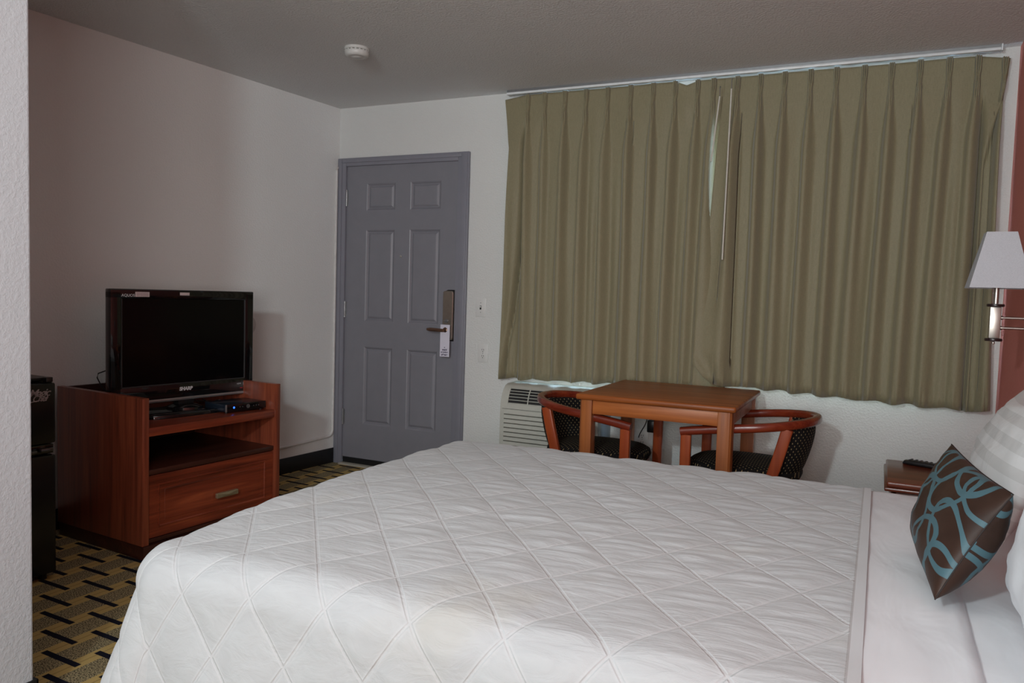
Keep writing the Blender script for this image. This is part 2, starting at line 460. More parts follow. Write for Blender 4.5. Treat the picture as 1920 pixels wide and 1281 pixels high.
sl.add([(DXa, YF, DZa), (DXb, YF, DZa), (DXb, YF, DZb), (DXa, YF, DZb), (DXa, .04, DZa), (DXb, .04, DZa), (DXb, .04, DZb), (DXa, .04, DZb)],
       [(0, 1, 5, 4), (1, 2, 6, 5), (2, 3, 7, 6), (3, 0, 4, 7), (4, 5, 6, 7)])
sl.build('door_slab', M_DOOR, dr, 12, weld=True)
cs = MB()
def casing(x0, x1, z0, z1, side):                  # stepped casing
    cs.box(x0, x1, -.022, 0, z0, z1, .004)
    if side == 'v': cs.box(x0 + (.010 if x0 < .5 else .030), x1 - (.030 if x0 < .5 else .010), -.028, -.02, z0, z1 - .010, .004)
    else: cs.box(x0 - .028, x1 + .028, -.0281, -.02, z0 + .022, z1 - .010, .004)
casing(.003, .072, 0, 2.10, 'v'); casing(.946, 1.026, 0, 2.10, 'v'); casing(.0725, .9455, 2.045, 2.10, 'h')
cs.build('door_frame', M_CASE, dr, 30)
MB().box(.066, .0695, -.010, .05, 0, 2.05).box(.9485, .9515, -.010, .05, 0, 2.05).box(.066, .95, -.010, .05, 2.0485, 2.0515).build('door_gap_seal', M_BASE, dr)
for z in (1.832, 1.073, .33):
    hg = MB()
    hg.tube([(.0745, -.012, z - .055), (.0745, -.012, z + .055)], .0065, 10)
    for k in (-.035, 0, .035): hg.box(.068, .081, -.0195, -.006, z + k - .0012, z + k + .0012)
    hg.box(.0745, .086, -.0065, -.0045, z - .05, z + .05)
    hg.build('door_hinge', M_SILVER, dr)
MB().box(.078, .944, -.012, .03, .012, .05, .002).build('door_sweep', M_BASE, dr)
MB().box(.072, .946, -.055, .03, 0, .012, .003).build('door_threshold', plain('threshold_metal', (.50, .47, .40, 1), .45, .2), dr)
ph = MB().lathe([(0, 0), (.007, 0), (.0075, .003), (.004, .0045), (0, .0045)], 16, Matrix.Translation((.519, YF, 1.439)) @ Matrix.Rotation(PI / 2, 4, 'X'))
ph.build('peephole', M_NICKEL, dr)
# lock escutcheon
prof = rrect(.074, .315, .016, 5)
def plate(prof, cx, cz, y0, y1, chamf=.004):
    mb = MB(); n = len(prof); vs = []
    for (k, y) in ((1, y0), (1, y1 + chamf), ((1 - chamf * 26), y1)):
        for a, b in prof: vs.append((cx + a * (k if k != 1 else 1), y, cz + b * (1 - chamf * 6 if k != 1 else 1)))
    fs = [(r * n + k, r * n + (k + 1) % n, (r + 1) * n + (k + 1) % n, (r + 1) * n + k) for r in range(2) for k in range(n)]
    fs += [tuple(range(2 * n, 3 * n)), tuple(range(n - 1, -1, -1))]
    return mb.add(vs, fs)
plate(rrect(.090, .330, .022, 5), .914, 1.063, YF, -.010).build('lock_backplate', M_BLACK, dr, 30)
plate(prof, .905, 1.063, -.008, -.036).build('lock_plate', M_BRONZE, dr, 30)
tk = MB().lathe([(0, 0), (.013, 0), (.012, .006), (0, .006)], 16, Matrix.Translation((.900, -.036, 1.028)) @ Matrix.Rotation(PI / 2, 4, 'X')); tk.box(.885, .917, -.050, -.041, 1.024, 1.032, .003)
tk.build('deadbolt_knob', M_SILVER, dr)
hd = MB().lathe([(0, 0), (.019, 0), (.018, .006), (.011, .010), (.010, .035), (0, .035)], 20, Matrix.Translation((.895, -.036, .968)) @ Matrix.Rotation(PI / 2, 4, 'X'))
hd.sweep([(.900, -.072, .968), (.86, -.076, .969), (.80, -.076, .971), (.776, -.070, .971)], [(a * 1.0, b) for a, b in rrect(.016, .022, .007)], (0, 0, 1), True, False, [.9, 1.0, 1.0, .65])
hd.build('door_handle', M_BRONZED, dr)

# door hanger on the lever
tg = thing('door_hanger', 'small white maid service card hanging from the door lever', 'sign', (.905, -.060, .80))
cx, w2, z0, z1 = 0, .0345, 0, .205
R0 = .0165; hz = .172; vs = []; fs = []
N = 40
for k in range(N):
    a = 2 * PI * k / N
    vs.append((R0 * math.cos(a), 0, hz + R0 * math.sin(a)))
for k in range(N):
    a = 2 * PI * k / N; dx, dz = math.cos(a), math.sin(a)
    tt = min((w2 / abs(dx)) if abs(dx) > 1e-6 else 9, ((z1 - hz) if dz > 0 else (hz - z0)) / abs(dz) if abs(dz) > 1e-6 else 9)
    vs.append((tt * dx, 0, hz + tt * dz))
# add exact corners by snapping the nearest ring vertices
for cxn, czn in ((w2, z0), (w2, z1), (-w2, z0), (-w2, z1)):
    j = min(range(N, 2 * N), key=lambda q: (vs[q][0] - cxn) ** 2 + (vs[q][2] - czn) ** 2); vs[j] = (cxn, 0, czn)
fs = [(k, (k + 1) % N, N + (k + 1) % N, N + k) for k in range(N)]
vs2 = [(a, .0012, b) for a, _, b in vs]
card = MB().add(vs, fs); card.add(vs2, [f[::-1] for f in fs])
card.add([vs[N + k] for k in range(N)] + [vs2[N + k] for k in range(N)], [(k, (k + 1) % N, N + (k + 1) % N, N + k) for k in range(N)])
card.build('card', M_TAG, tg, 0)
RXm = Matrix.Rotation(PI / 2, 4, 'X')
text('lettering', 'maid\nservice\nplease', .0165, M_INK, tg, Matrix.Translation((0, -.0006, .029)) @ RXm, bold=.0006, space=1.1, line=.95)
text('mark', '*', .016, M_INK, tg, Matrix.Translation((0, -.0006, .056)) @ RXm, bold=.0003)

# ------------------------------------------------------------------ wall plates
def switch_plate(name, x, z, kind, label, cat):
    r = thing(name, label, cat, (x, 0, z))
    MB().box(-.036, .036, -.006, 0, -.058, .058, .003).build('cover_plate', M_PLATE, r)
    d = MB()
    if kind == 'switch':
        MB().box(-.0055, .0055, -.0075, -.004, -.0125, .0125).build('slot', M_ACD, r)
        d.box(-.0045, .0045, -.017, -.006, 0, .010, .001).build('toggle', M_WHITE, r)
    else:
        for s_ in (1, -1):
            d.lathe([(0, 0), (.0165, 0), (.0165, .0022), (0, .0022)], 20, Matrix.Translation((0, -.0055, s_ * .0195)) @ Matrix.Rotation(PI / 2, 4, 'X'))
            rc = d.build('receptacle', M_PLATE, r); d = MB()
            for xx in (-.006, .006): MB().box(xx - .0012, xx + .0012, -.0083, -.007, s_ * .0195 - .001, s_ * .0195 + .008).build('slot', M_ACD, rc, 0)
            MB().box(-.0025, .0025, -.0083, -.007, s_ * .0195 - .010, s_ * .0195 - .006).build('ground_hole', M_ACD, rc, 0)
    for zz in ((.030, -.030) if kind == 'switch' else (0,)):
        MB().lathe([(0, 0), (.003, 0), (.002, .0012), (0, .0012)], 10, Matrix.Translation((0, -.006, zz)) @ Matrix.Rotation(PI / 2, 4, 'X')).build('screw', M_SILVER, r)
    return r
switch_plate('light_switch', 1.128, 1.122, 'switch', 'white toggle light switch plate beside the grey door, above the outlet', 'switch')
switch_plate('wall_outlet', 1.153, .834, 'outlet', 'white double wall outlet beside the grey door, below the light switch', 'outlet')
switch_plate('wall_outlet', 2.205, .400, 'outlet', 'white wall outlet low on the wall under the table, with black plug above', 'outlet')
pg = thing('power_adapter', 'black power adapter with hanging cord on wall beneath the table', 'adapter', (2.262, 0, .485))
MB().box(-.022, .022, -.045, 0, -.035, .035, .006).build('adapter_body', M_BLACK, pg)
MB().tube([(-.03 + .022 * math.sin(k * .5) * .2 - .004 * k, -.012, .045 - .011 * k) for k in range(12)], .0028, 8, (0, 1, 0)).build('cord', M_CORD, pg)

cc = thing('cable_raceway', 'thin painted cable conduit running down the wall corner by the door', 'conduit', (0, 0, 0), TH)
path = [(.008, -.034, 2.02), (.008, -.034, .235)] + [(.008, -.034 - .045 * (1 - math.cos(a)), .235 - .045 * math.sin(a)) for a in (.3, .6, .9, 1.2, 1.5)] + [(.008, -.5, .176), (.008, -1.15, .165)]
MB().sweep(path, rrect(.016, .016, .005), (1, 0, 0)).build('conduit_run', plain('wall_trim_paint', (.66, .65, .64, 1), .6), cc)
MB().tube([(.008, -.034, 2.02), (.008, -.030, 2.032), (.008, -.020, 2.038), (.008, -.004, 2.040)], .008, 8, (1, 0, 0)).build('conduit_elbow', plain('wall_trim_paint_b', (.55, .53, .51, 1), .6), cc)

cp = thing('blank_wall_plate', 'round grey blank cover plate on the wall, half hidden behind the television', 'cover', LW(0, -.775, .975), TH)
MB().lathe([(0, 0), (.060, 0), (.058, .005), (0, .007)], 36, Matrix.Rotation(PI / 2, 4, 'Y')).build('cap_disc', plain('cap_paint', (.52, .51, .50, 1), .6), cp)

# smoke detector
sd = thing('smoke_detector', 'round white smoke detector mounted on the ceiling', 'smoke detector', (.925, -1.052, H))
FL = Matrix.Rotation(PI, 4, 'X')
MB().lathe([(0, 0), (.062, 0), (.064, .004), (.064, .013), (.060, .015), (0, .015)], 48, FL).build('mounting_base', M_WHITE, sd)
MB().lathe([(0, .012), (.057, .012), (.057, .019), (0, .019)], 48, FL).build('vent_gap', plain('vent_shadow', (.16, .155, .14, 1), .7), sd)
rb = MB()
for k in range(18):
    a = 2 * PI * k / 18
    rb.box(.054, .061, -.004, .004, -.0195, -.0145, 0, 1, Matrix.Rotation(a, 4, 'Z'))
rb.build('vent_rib', M_WHITE, sd)['kind'] = 'stuff'
MB().lathe([(0, .019), (.060, .019), (.062, .023), (.060, .036), (.052, .044), (.040, .046), (.036, .0445), (.024, .0445), (.021, .047), (0, .047)], 48, FL).build('detector_cover', M_WHITE, sd)

# ------------------------------------------------------------------ television stand (left-wall frame)
ts = thing('tv_stand', 'dark cherry low television stand with open shelf and one drawer', 'tv stand', (0, 0, 0), TH)
A0, A1, B0, B1, ZT = .078, .725, -1.970, -1.189, .713
th_ = .032
for b0, nm in ((B0, 'side_panel'), (B1 - th_, 'side_panel')):
    MB().box(A0, A1, b0, b0 + th_, .062, ZT, .002).build(nm, M_STANDV, ts)
bI0, bI1 = B0 + th_ + .0006, B1 - th_ - .0006
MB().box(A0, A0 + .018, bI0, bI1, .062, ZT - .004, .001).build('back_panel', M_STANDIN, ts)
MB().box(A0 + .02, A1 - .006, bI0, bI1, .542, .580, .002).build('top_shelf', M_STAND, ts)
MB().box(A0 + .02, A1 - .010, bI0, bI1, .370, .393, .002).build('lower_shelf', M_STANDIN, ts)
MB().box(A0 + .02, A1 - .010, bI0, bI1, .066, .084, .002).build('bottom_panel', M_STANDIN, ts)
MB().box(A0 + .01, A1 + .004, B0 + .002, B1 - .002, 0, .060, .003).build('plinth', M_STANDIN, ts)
dw = MB().box(A1 - .030, A1 - .012, bI0 + .002, bI1 - .002, .087, .366, .002)
y0, y1, z0, z1 = bI0 + .002, bI1 - .002, .087, .366
rings = [(.048, -.012), (.050, -.0085), (.056, -.0085), (.060, -.012), (.066, -.019), (.073, -.019), (.084, -.0105), (.090, -.0105)]
vs = []; fs = []
for ins, dp in rings:
    vs += [(A1 + dp, y0 + ins, z0 + ins * .85), (A1 + dp, y1 - ins, z0 + ins * .85), (A1 + dp, y1 - ins, z1 - ins * .85), (A1 + dp, y0 + ins, z1 - ins * .85)]
for r in range(len(rings) - 1):
    for k in range(4): fs.append((r * 4 + k, r * 4 + (k + 1) % 4, r * 4 + 4 + (k + 1) % 4, r * 4 + 4 + k))
n = (len(rings) - 1) * 4; fs.append((n, n + 1, n + 2, n + 3)); dw.add(vs, fs)
do = dw.build('drawer', M_STAND, ts, 20)
hb = MB().box(A1 - .002, A1 + .016, -1.590, -1.466, .196, .221, .004)
hb.add([(A1 + .0165, -1.588, .198), (A1 + .0165, -1.468, .198), (A1 + .0225, -1.528, .2085), (A1 + .0165, -1.588, .219), (A1 + .0165, -1.468, .219)], [(0, 1, 2), (1, 4, 2), (4, 3, 2), (3, 0, 2)])
hb.box(A1 - .014, A1 + .002, -1.575, -1.560, .203, .214).box(A1 - .014, A1 + .002, -1.496, -1.481, .203, .214)
hb.build('drawer_handle', M_BRASS, do, 20)

# ------------------------------------------------------------------ television
TVR = math.radians(-3.2)
tv = thing('television', 'black flat screen television standing on the cherry stand', 'television', LW(.452, -1.547, .580), TH + TVR)
TW, TB, TT_ = .388, .062, .603                      # half width, bottom, top (above shelf)
def tvbox(x0, x1, y0, y1, z0, z1, **k): return MB().box(x0, x1, y0, y1, z0, z1, **k)
bz = MB()
bt, bs, bb = .046, .052, .070
bz.box(-.035, .012, -TW, TW, TT_ - bt, TT_, .006); bz.box(-.035, .012, -TW, TW, TB + .014, TB + bb + .014, .006)
bz.box(-.035, .012, -TW, -TW + bs, TB + .02, TT_ - .01, .006); bz.box(-.035, .012, TW - bs, TW, TB + .02, TT_ - .01, .006)
bz.build('bezel', M_GLOSS, tv)
MB().box(-.02, .006, -TW + .04, TW - .04, TB + .07, TT_ - .035).build('screen', M_SCREEN, tv, 0)
fr_ = MB()
sy0, sy1, sz0, sz1 = -TW + bs, TW - bs, TB + bb + .014, TT_ - bt
for a in ((sy0, sy1, sz0, sz0 + .0025), (sy0, sy0 + .002, sz0, sz1), (sy1 - .0025, sy1, sz0, sz1)):
    fr_.box(.005, .0122, a[0], a[1], a[2], a[3])
fr_.build('screen_border', plain('screen_edge', (.10, .10, .105, 1), .3, .5), tv, 0)
MB().box(-.095, -.03, -TW + .03, TW - .03, TB + .04, TT_ - .03, .02).build('rear_housing', M_BLACK, tv)
MB().box(-.030, .014, -TW + .003, TW - .003, TB, TB + .017, .006).build('silver_strip', M_SILVER, tv)
bsd = MB()
bs_prof = [(.30 * math.cos(a) * (1 if abs(math.cos(a)) > 0 else 1), .125 * math.sin(a)) for a in [2 * PI * k / 48 for k in range(48)]]
def sgnpow(v_, p_): return math.copysign(abs(v_) ** p_, v_)
vs = []; m = 48
for z, k in ((0, 1.0), (.010, 1.0), (.016, .985), (.019, .95)):
    for j in range(m):
        a = 2 * PI * j / m
        vs.append((.005 + .125 * k * sgnpow(math.sin(a), .45), .265 * k * sgnpow(math.cos(a), .45), z))
fs = [(r * m + j, r * m + (j + 1) % m, (r + 1) * m + (j + 1) % m, (r + 1) * m + j) for r in range(3) for j in range(m)] + [tuple(range(3 * m, 4 * m)), tuple(range(m - 1, -1, -1))]
MB().add(vs, fs).build('stand_base', M_GLOSS, tv, 30)
MB().lathe([(0, 0), (.085, 0), (.082, .012), (.06, .020), (.045, .024), (0, .024)], 36, Matrix.Translation((-.01, 0, .0185))).build('swivel_disc', M_GLOSS, tv)
MB().box(-.045, .005, -.045, .045, .038, .10, .01).build('stand_neck', M_BLACK, tv)
RTV = Matrix(((0, 0, 1, 0), (1, 0, 0, 0), (0, 1, 0, 0), (0, 0, 0, 1)))     # text plane XY -> local YZ, facing +X
def tvtext(nm, s_, y, z, size, **k): return text(nm, s_, size, M_LOGO, tv, Matrix.Translation((.0125, y, z)) @ RTV, **k)
tvtext('maker_logo', 'SHARP', -.010, TB + .056, .0235, bold=.0012, shear=.12, space=1.0)
tvtext('series_logo', 'AQUOS', -.306, TT_ - .030, .0175, bold=.0003, space=1.08)
tvtext('feature_mark', 'HDMI', .300, TB + .056, .010)
MB().box(.0122, .0128, .326, .337, TB + .048, TB + .063).build('feature_badge', M_LOGO, tv, 0)
MB().box(.0122, .0130, .306, .322, TB + .032, TB + .0345).build('standby_light', M_LEDR, tv, 0)
MB().box(.0122, .0128, -.272, -.202, TT_ - .036, TT_ - .013, .002).build('sticker', M_STICK, tv)
MB().box(.0122, .0128, -.045, .007, TT_ - .026, TT_ - .012, .002).build('sticker', M_STICK, tv)
sl_ = MB()
for k in range(4): sl_.box(.0128, .0130, -.267 + .003 * (k % 2), -.208, TT_ - .019 - .0045 * k, TT_ - .0175 - .0045 * k)
sl_.build('sticker_print', plain('faded_print', (.22, .12, .13, 1), .6), tv, 0)

cb_ = thing('power_cable', 'thin black cable looping behind the television onto the stand', 'cable', LW(.12, -1.80, .581), TH)
MB().tube([(.15, .55, .004), (.10, .35, .02), (.04, .06, .05), (.02, .01, .12), (.02, -.012, .165), (.02, -.006, .185), (.02, .03, .195), (.05, .10, .19)], .003, 8).build('cable_run', M_CORD, cb_)
cb2 = thing('signal_cable', 'coiled black signal cable between television foot and set top box', 'cable', LW(.44, -1.30, .580), TH)
MB().tube([(-.10, .02, .02), (-.04, -.01, .028), (.02, -.03, .022), (.03, -.06, .012), (0, -.065, .010), (-.06, -.05, .016), (-.13, -.04, .03)], .0032, 8).build('cable_run', M_CORD, cb2)
MB().tube([(-.03, -.014, .028), (-.01, -.022, .026)], .007, 10).build('cable_connector', M_SILVER, cb2)

# set top box
sb = thing('set_top_box', 'slim black set top box with blue light on the stand', 'set top box', LW(.568, -1.345, .580), TH + math.radians(-5))
MB().box(-.085, .085, -.118, .118, .008, .044, .005).build('box_case', M_BLUEBOX, sb)
MB().box(.0855, .090, -.116, .118, .007, .045, .002).build('front_panel', M_GLOSS, sb)
MB().box(.0858, .0915, -.118, -.110, .008, .044, .001).build('panel_edge', M_SILVER, sb)
MB().lathe([(0, 0), (.0055, 0), (.005, .001), (0, .001)], 16, Matrix.Translation((.090, -.070, .027)) @ Matrix.Rotation(PI / 2, 4, 'Y')).build('power_light', M_LED, sb)
MB().lathe([(.007, 0), (.010, 0), (.010, .001), (.007, .001), (.007, 0)], 24, Matrix.Translation((.090, .012, .027)) @ Matrix.Rotation(PI / 2, 4, 'Y')).build('button_ring', M_SILVER, sb)
bt_ = MB()
for y in (-.035, -.020, .045, .060, .075): MB().box(.090, .0908, y - .002, y + .002, .025, .029).build('button', M_SILVER, sb, 0)
for sx in (-.07, .07):
    for sy in (-.10, .10): MB().lathe([(0, 0), (.008, 0), (.008, .009), (0, .009)], 12, Matrix.Translation((sx, sy, 0))).build('rubber_foot', M_BLACK, sb)

# ------------------------------------------------------------------ mini fridge
fg = thing('mini_fridge', 'small black two door refrigerator standing beside the partition wall', 'fridge', (0, 0, 0), TH)
fa, fb0, fb1 = .635, -2.755, -2.287
MB().box(.10, fa - .055, fb0, fb1, .022, .812, .006).build('cabinet', M_FRIDGE, fg)
MB().box(fa - .052, fa, fb0, fb1, .560, .805, .010).build('freezer_door', M_FRIDGE, fg)
MB().box(fa - .052, fa, fb0, fb1, .030, .515, .010).build('fridge_door', M_FRIDGE, fg)
MB().box(fa - .048, fa - .012, fb0 + .004, fb1 - .004, .518, .557, .004).build('handle_recess', M_GLOSS, fg)
hh = MB().box(fa - .02, fa + .004, fb0 + .02, fb1 - .075, .528, .540, .004); hh.box(fa - .02, fa + .003, fb1 - .06, fb1 - .012, .529, .543, .003)
hh.build('handle_trim', plain('dark_chrome', (.16, .16, .17, 1), .2, .8), fg)
MB().box(.10, fa - .03, fb0 + .004, fb1 - .006, .812, .824, .004).build('top_cover', M_BLACK, fg)
MB().box(fa - .035, fa - .006, fb1 - .035, fb1 - .008, .806, .826, .003).build('hinge_cap', M_BLACK, fg)
for b in (fb0 + .05, fb1 - .03): MB().lathe([(0, 0), (.016, 0), (.014, .024), (0, .024)], 16, Matrix.Translation((fa - .05, b, 0))).build('levelling_foot', M_BLACK, fg)
RF = RTV
text('emblem', 'Magic', .042, plain('emblem_silver', (.34, .31, .31, 1), .35, .3), fg, Matrix.Translation((fa + .0005, -2.352, .766)) @ RF, shear=.35, bold=.0004, space=.82)
text('emblem', 'Chef', .034, bpy.data.materials['emblem_silver'], fg, Matrix.Translation((fa + .0005, -2.352, .744)) @ RF, shear=.35, bold=.0004, space=.85)
MB().add([(fa + .0006, -2.405, .728), (fa + .0006, -2.32, .742), (fa + .0006, -2.32, .7445), (fa + .0006, -2.405, .7315)], [(0, 1, 2, 3)]).build('emblem_underline', bpy.data.materials['emblem_silver'], fg, 0)

# ------------------------------------------------------------------ curtains
def smooth01(x): x = max(0., min(1., x)); return x * x * (3 - 2 * x)
ZTOP = 2.402
def make_curtain(name, label, pl, botp, edges, zbot, extra, nx, seedv):
    """pl: pleat x at the top; botp: same pleats at the hem; edges(z)->(x0,x1)"""
    rnd = random.Random(seedv)
    jit = [(rnd.uniform(-1, 1), rnd.uniform(-1, 1), rnd.uniform(.75, 1.2), rnd.uniform(0, 6.28)) for _ in pl]
    x0t, x1t = edges(ZTOP)
    us = np.unique(np.concatenate([np.linspace(x0t, x1t, nx)] + [np.linspace(p - .022, p + .022, 27) for p in pl] + [np.array(extra.get('dense', []))]))
    us = us[(us >= x0t - 1e-9) & (us <= x1t + 1e-9)]
    hs = np.concatenate([np.linspace(0, .2, 24), np.linspace(.22, 1.0, 30)])
    mb = MB(); nu, nv = len(us), len(hs)
    for hk in hs:
        for u in us:
            zb = zbot(u)
            top = ZTOP + extra['top'](u)
            z = top + (zb - top) * hk; h = top - z
            e0, e1 = edges(z)
            fr = (ZTOP - z) / 1.7
            # shift of pleat positions with height
            x = np.interp(u, [x0t] + list(pl) + [x1t], [e0] + [a + (b - a) * smooth01(fr) for a, b in zip(pl, botp)] + [e1])
            y = 0.0; flat = smooth01((h - .02) / .3)
            # nearest pleat and gap width
            for i, p in enumerate(pl):
                d = u - p
                if abs(d) > .09: continue
                j = jit[i]
                if h < .30:
                    k = 1 - smooth01((h - .10) / .14)
                    pinch = 1 - .45 * math.exp(-((h - .10) / .03) ** 2)
                    tr = 0
                    for q in (-.0085, 0, .0085): tr += math.exp(-((d - q * pinch) / .0028) ** 2)
                    y += k * .026 * tr * (1 if h < .1 else .8)
                g = smooth01((h - .085) / .35)
                sg = .008 + .015 * g + .008 * smooth01((h - .5) / .9)
                am = (.022 + .030 * g) * j[2]
                dd = d + .006 * j[0] * g
                s_ = math.exp(-(abs(dd) / sg) ** 2.6)
                if h > .08:
                    y += am * s_ * smooth01((h - .08) / .05)
                    x -= .013 * s_ * g * (.6 + .4 * j[1])
            # a softer half fold in the middle of each gap
            for i in range(len(pl) - 1):
                mid = (pl[i] + pl[i + 1]) / 2 + .012 * jit[i][1]
                y += (.009 + .007 * jit[i][0]) * math.exp(-(abs(u - mid) / .024) ** 2.2) * smooth01((h - .30) / .6)
            # secondary soft folds
            y += flat * (.0040 * math.sin(u * 31 + 1.3 * math.sin(u * 17)) + .0030 * math.sin(u * 83 + seedv + .8 * h) * smooth01((h - .35) / .7))
            y += .004 * math.sin(h * 5 + u * 9)
            dy, dz, dx = extra['mod'](u, x, z, h)
            mb.v.append((x + dx, -max(.014, .050 + y + dy), z + dz))
    for j in range(nv - 1):
        for i in range(nu - 1):
            a = j * nu + i; mb.f.append((a, a + 1, a + nu + 1, a + nu))
    o = mb.build(name, M_CURT, None, 0)
    o.data.shade_smooth()
    sm = o.modifiers.new('thickness', 'SOLIDIFY'); sm.thickness = .0018; sm.offset = 1
    return tag(o, label, 'curtain')

LP = [1.439, 1.549, 1.676, 1.804, 1.935, 2.072, 2.202, 2.326, 2.447, 2.532]
LPB = [1.462, 1.556, 1.685, 1.815, 1.945, 2.082, 2.205, 2.325, 2.44, 2.515]
def ledges(z):
    a = np.interp(z, [.68, 1.05, 1.7, 2.09, 2.25, 2.395], [1.302, 1.308, 1.316, 1.328, 1.298, 1.278])
    b = np.interp(z, [.7, 1.3, 1.55, 1.72, 1.9, 2.12, 2.28, 2.395], [2.665, 2.650, 2.620, 2.593, 2.584, 2.584, 2.590, 2.590])
    return a, b
def lmod(u, x, z, h):
    dy = 0; dz = 0; dx = 0
    # return flap at the outer edge, set forward of a dark slit
    xs_ = np.interp(z, [.70, .89, 1.056, 1.443, 1.856, 2.233, 2.3], [1.33, 1.347, 1.377, 1.412, 1.424, 1.421, 1.421])
    k = smooth01((2.28 - z) / .2)
    dy -= .027 * k * math.exp(-((x - xs_) / .009) ** 2)
    if x < xs_: dy += .022 * k * smooth01((xs_ - x) / .03)
    # a sag where one hook has slipped
    if 2.326 < u < 2.447: dy += .012 * math.exp(-((h - .12) / .08) ** 2) * math.sin((u - 2.326) / .121 * PI)
    dy += .004 * smooth01((x - 2.50) / .05) * smooth01((ZTOP - .15 - z) / .4)
    dz -= .006 * math.sin(u * 40) * smooth01((h - 1.4) / .3)
    if z < .80: dy += .002 * math.sin(u * 300) * smooth01((.80 - z) / .02)
    return dy, dz, dx
c1_ = make_curtain('curtain', 'olive pleated curtain panel nearest the grey door, above the air conditioner', LP, LPB, ledges, lambda u: np.interp(u, [1.28, 1.5, 2.0, 2.56], [.693, .700, .712, .722]),
             dict(top=lambda u: np.interp(u, [1.27, 1.42, 2.326, 2.386, 2.447, 2.57], [-.014, .004, .003, -.022, -.001, 0]), mod=lmod, dense=np.linspace(1.28, 1.45, 40)), 210, 3)
RP = [2.657, 2.775, 2.896, 3.021, 3.143, 3.271, 3.393, 3.516, 3.640, 3.759, 3.868]
RPB = [2.670, 2.779, 2.901, 3.020, 3.135, 3.255, 3.375, 3.500, 3.620, 3.755, 3.885]
def redges(z):
    a = np.interp(z, [.74, .805, .874, 1.105, 1.334, 1.618, 1.87, 2.23, 2.395], [2.515, 2.508, 2.500, 2.497, 2.518, 2.547, 2.560, 2.576, 2.578])
    b = np.interp(z, [.72, 1.41, 1.9, 1.98, 2.145, 2.37, 2.395], [3.905, 3.876, 3.868, 3.866, 3.866, 3.887, 3.889])
    return a, b
def rmod(u, x, z, h):
    dy = 0; dz = 0; dx = 0
    # leading edge swings forward and lies over the other panel
    k = smooth01((2.66 - x) / .10)
    dy += .030 * smooth01((2.70 - x) / .06) * smooth01((ZTOP - .1 - z) / .3)
    dy += .040 * k * smooth01((1.5 - z) / .7)
    if z < .95: dy += .022 * math.sin((x - 2.50) * 38 + (z - .75) * 16) * smooth01((.95 - z) / .12) * smooth01((2.70 - x) / .12)
    xs_ = 3.788
    kk = smooth01((2.26 - z) / .25)
    dy -= .028 * kk * math.exp(-((x - xs_) / .008) ** 2)
    if x > xs_:
        dy += .020 * kk * smooth01((x - xs_) / .03)
        # diagonal fold: the outer corner pulled back under the top flap
        xd = np.interp(z, [1.90, 2.30], [3.803, 3.878])
        if z < 2.30 and x > xd: dy -= .030 * smooth01((x - xd) / .008) * smooth01((2.32 - z) / .04)
    if z < .83: dy += .002 * math.sin(u * 300) * smooth01((.82 - z) / .02)
    dz -= .006 * math.sin(u * 40) * smooth01((h - 1.4) / .3)
    return dy, dz, dx
c2_ = make_curtain('curtain', 'olive pleated curtain panel nearest the red wall, its edge draped onto the table', RP, RPB, redges, lambda u: np.interp(u, [2.578, 2.60, 2.622, 2.67, 2.70, 3.2, 3.8, 3.89], [.872, .800, .757, .752, .757, .738, .722, .726]),
             dict(top=lambda u: np.interp(u, [2.57, 3.75, 3.76, 3.89], [0, -.004, -.006, -.026]), mod=rmod, dense=np.concatenate([np.linspace(2.578, 2.72, 30), np.linspace(3.75, 3.889, 50)])), 220, 8)

tk = thing('curtain_track', 'slim white curtain track along the ceiling above both curtain panels', 'curtain track', (0, 0, 0))
MB().box(1.30, 3.845, -.078, -.050, 2.4105, 2.424, .003).build('track_rail', M_ROD, tk)
MB().box(1.30, 3.845, -.070, -.058, 2.424, 2.4395).build('track_mount', M_SILVER, tk, 0)
MB().box(3.8455, 3.852, -.080, -.048, 2.408, 2.4395, .002).build('end_cap', M_ROD, tk)
def wand(x, y, z0, z1, tilt, label):
    r = thing('curtain_wand', label, 'curtain wand', (x, y, z1))
    MB().tube([(0, 0, -.055), (tilt, 0, z0 - z1)], .0042, 8, (0, 1, 0)).build('rod', M_WAND, r)
    MB().tube([(0, .02, .0), (0, 0, -.004), (0, -.003, -.02), (0, 0, -.036), (0, .003, -.05), (0, 0, -.06)], .0022, 6, (1, 0, 0)).build('hook', M_SILVER, r)
    return r
wand(2.644, -.155, 1.429, 2.370, -.006, 'long pale curtain wand hanging in front of the curtain nearest the red wall')
wand(2.578, -.118, 1.95, 2.345, -.030, 'pale curtain wand mostly tucked behind the leading edge where the panels meet')

# ------------------------------------------------------------------ wall air conditioner
ac = thing('air_conditioner', 'beige through-wall air conditioner under the curtain behind the chair', 'air conditioner', (0, 0, 0))
ax0, ax1 = 1.392, 2.006
prof = [(-.001, .10), (-.215, .10), (-.220, .105), (-.220, .50), (-.219, .545), (-.212, .585), (-.200, .618), (-.182, .645), (-.158, .664), (-.13, .674), (-.001, .678)]
def acslab(x0, x1, mat, nm, prof=prof, parent=ac, smooth=25):
    n = len(prof); vs = [(x, y, z) for x in (x0, x1) for y, z in prof]
    fs = [(k, (k + 1) % n, n + (k + 1) % n, n + k) for k in range(n)] + [tuple(range(n - 1, -1, -1)), tuple(range(n, 2 * n))]
    return MB().add(vs, fs).build(nm, mat, parent, smooth)
acslab(ax0, ax1, M_AC, 'front_cover')
MB().box(ax0 + .01, ax1 - .004, -.20, -.001, .03, .10, .003).build('lower_skirt', M_ACD, ac)
MB().box(ax1 + .0005, ax1 + .004, -.17, -.001, .10, .64).build('side_sleeve', M_ACSIDE, ac)
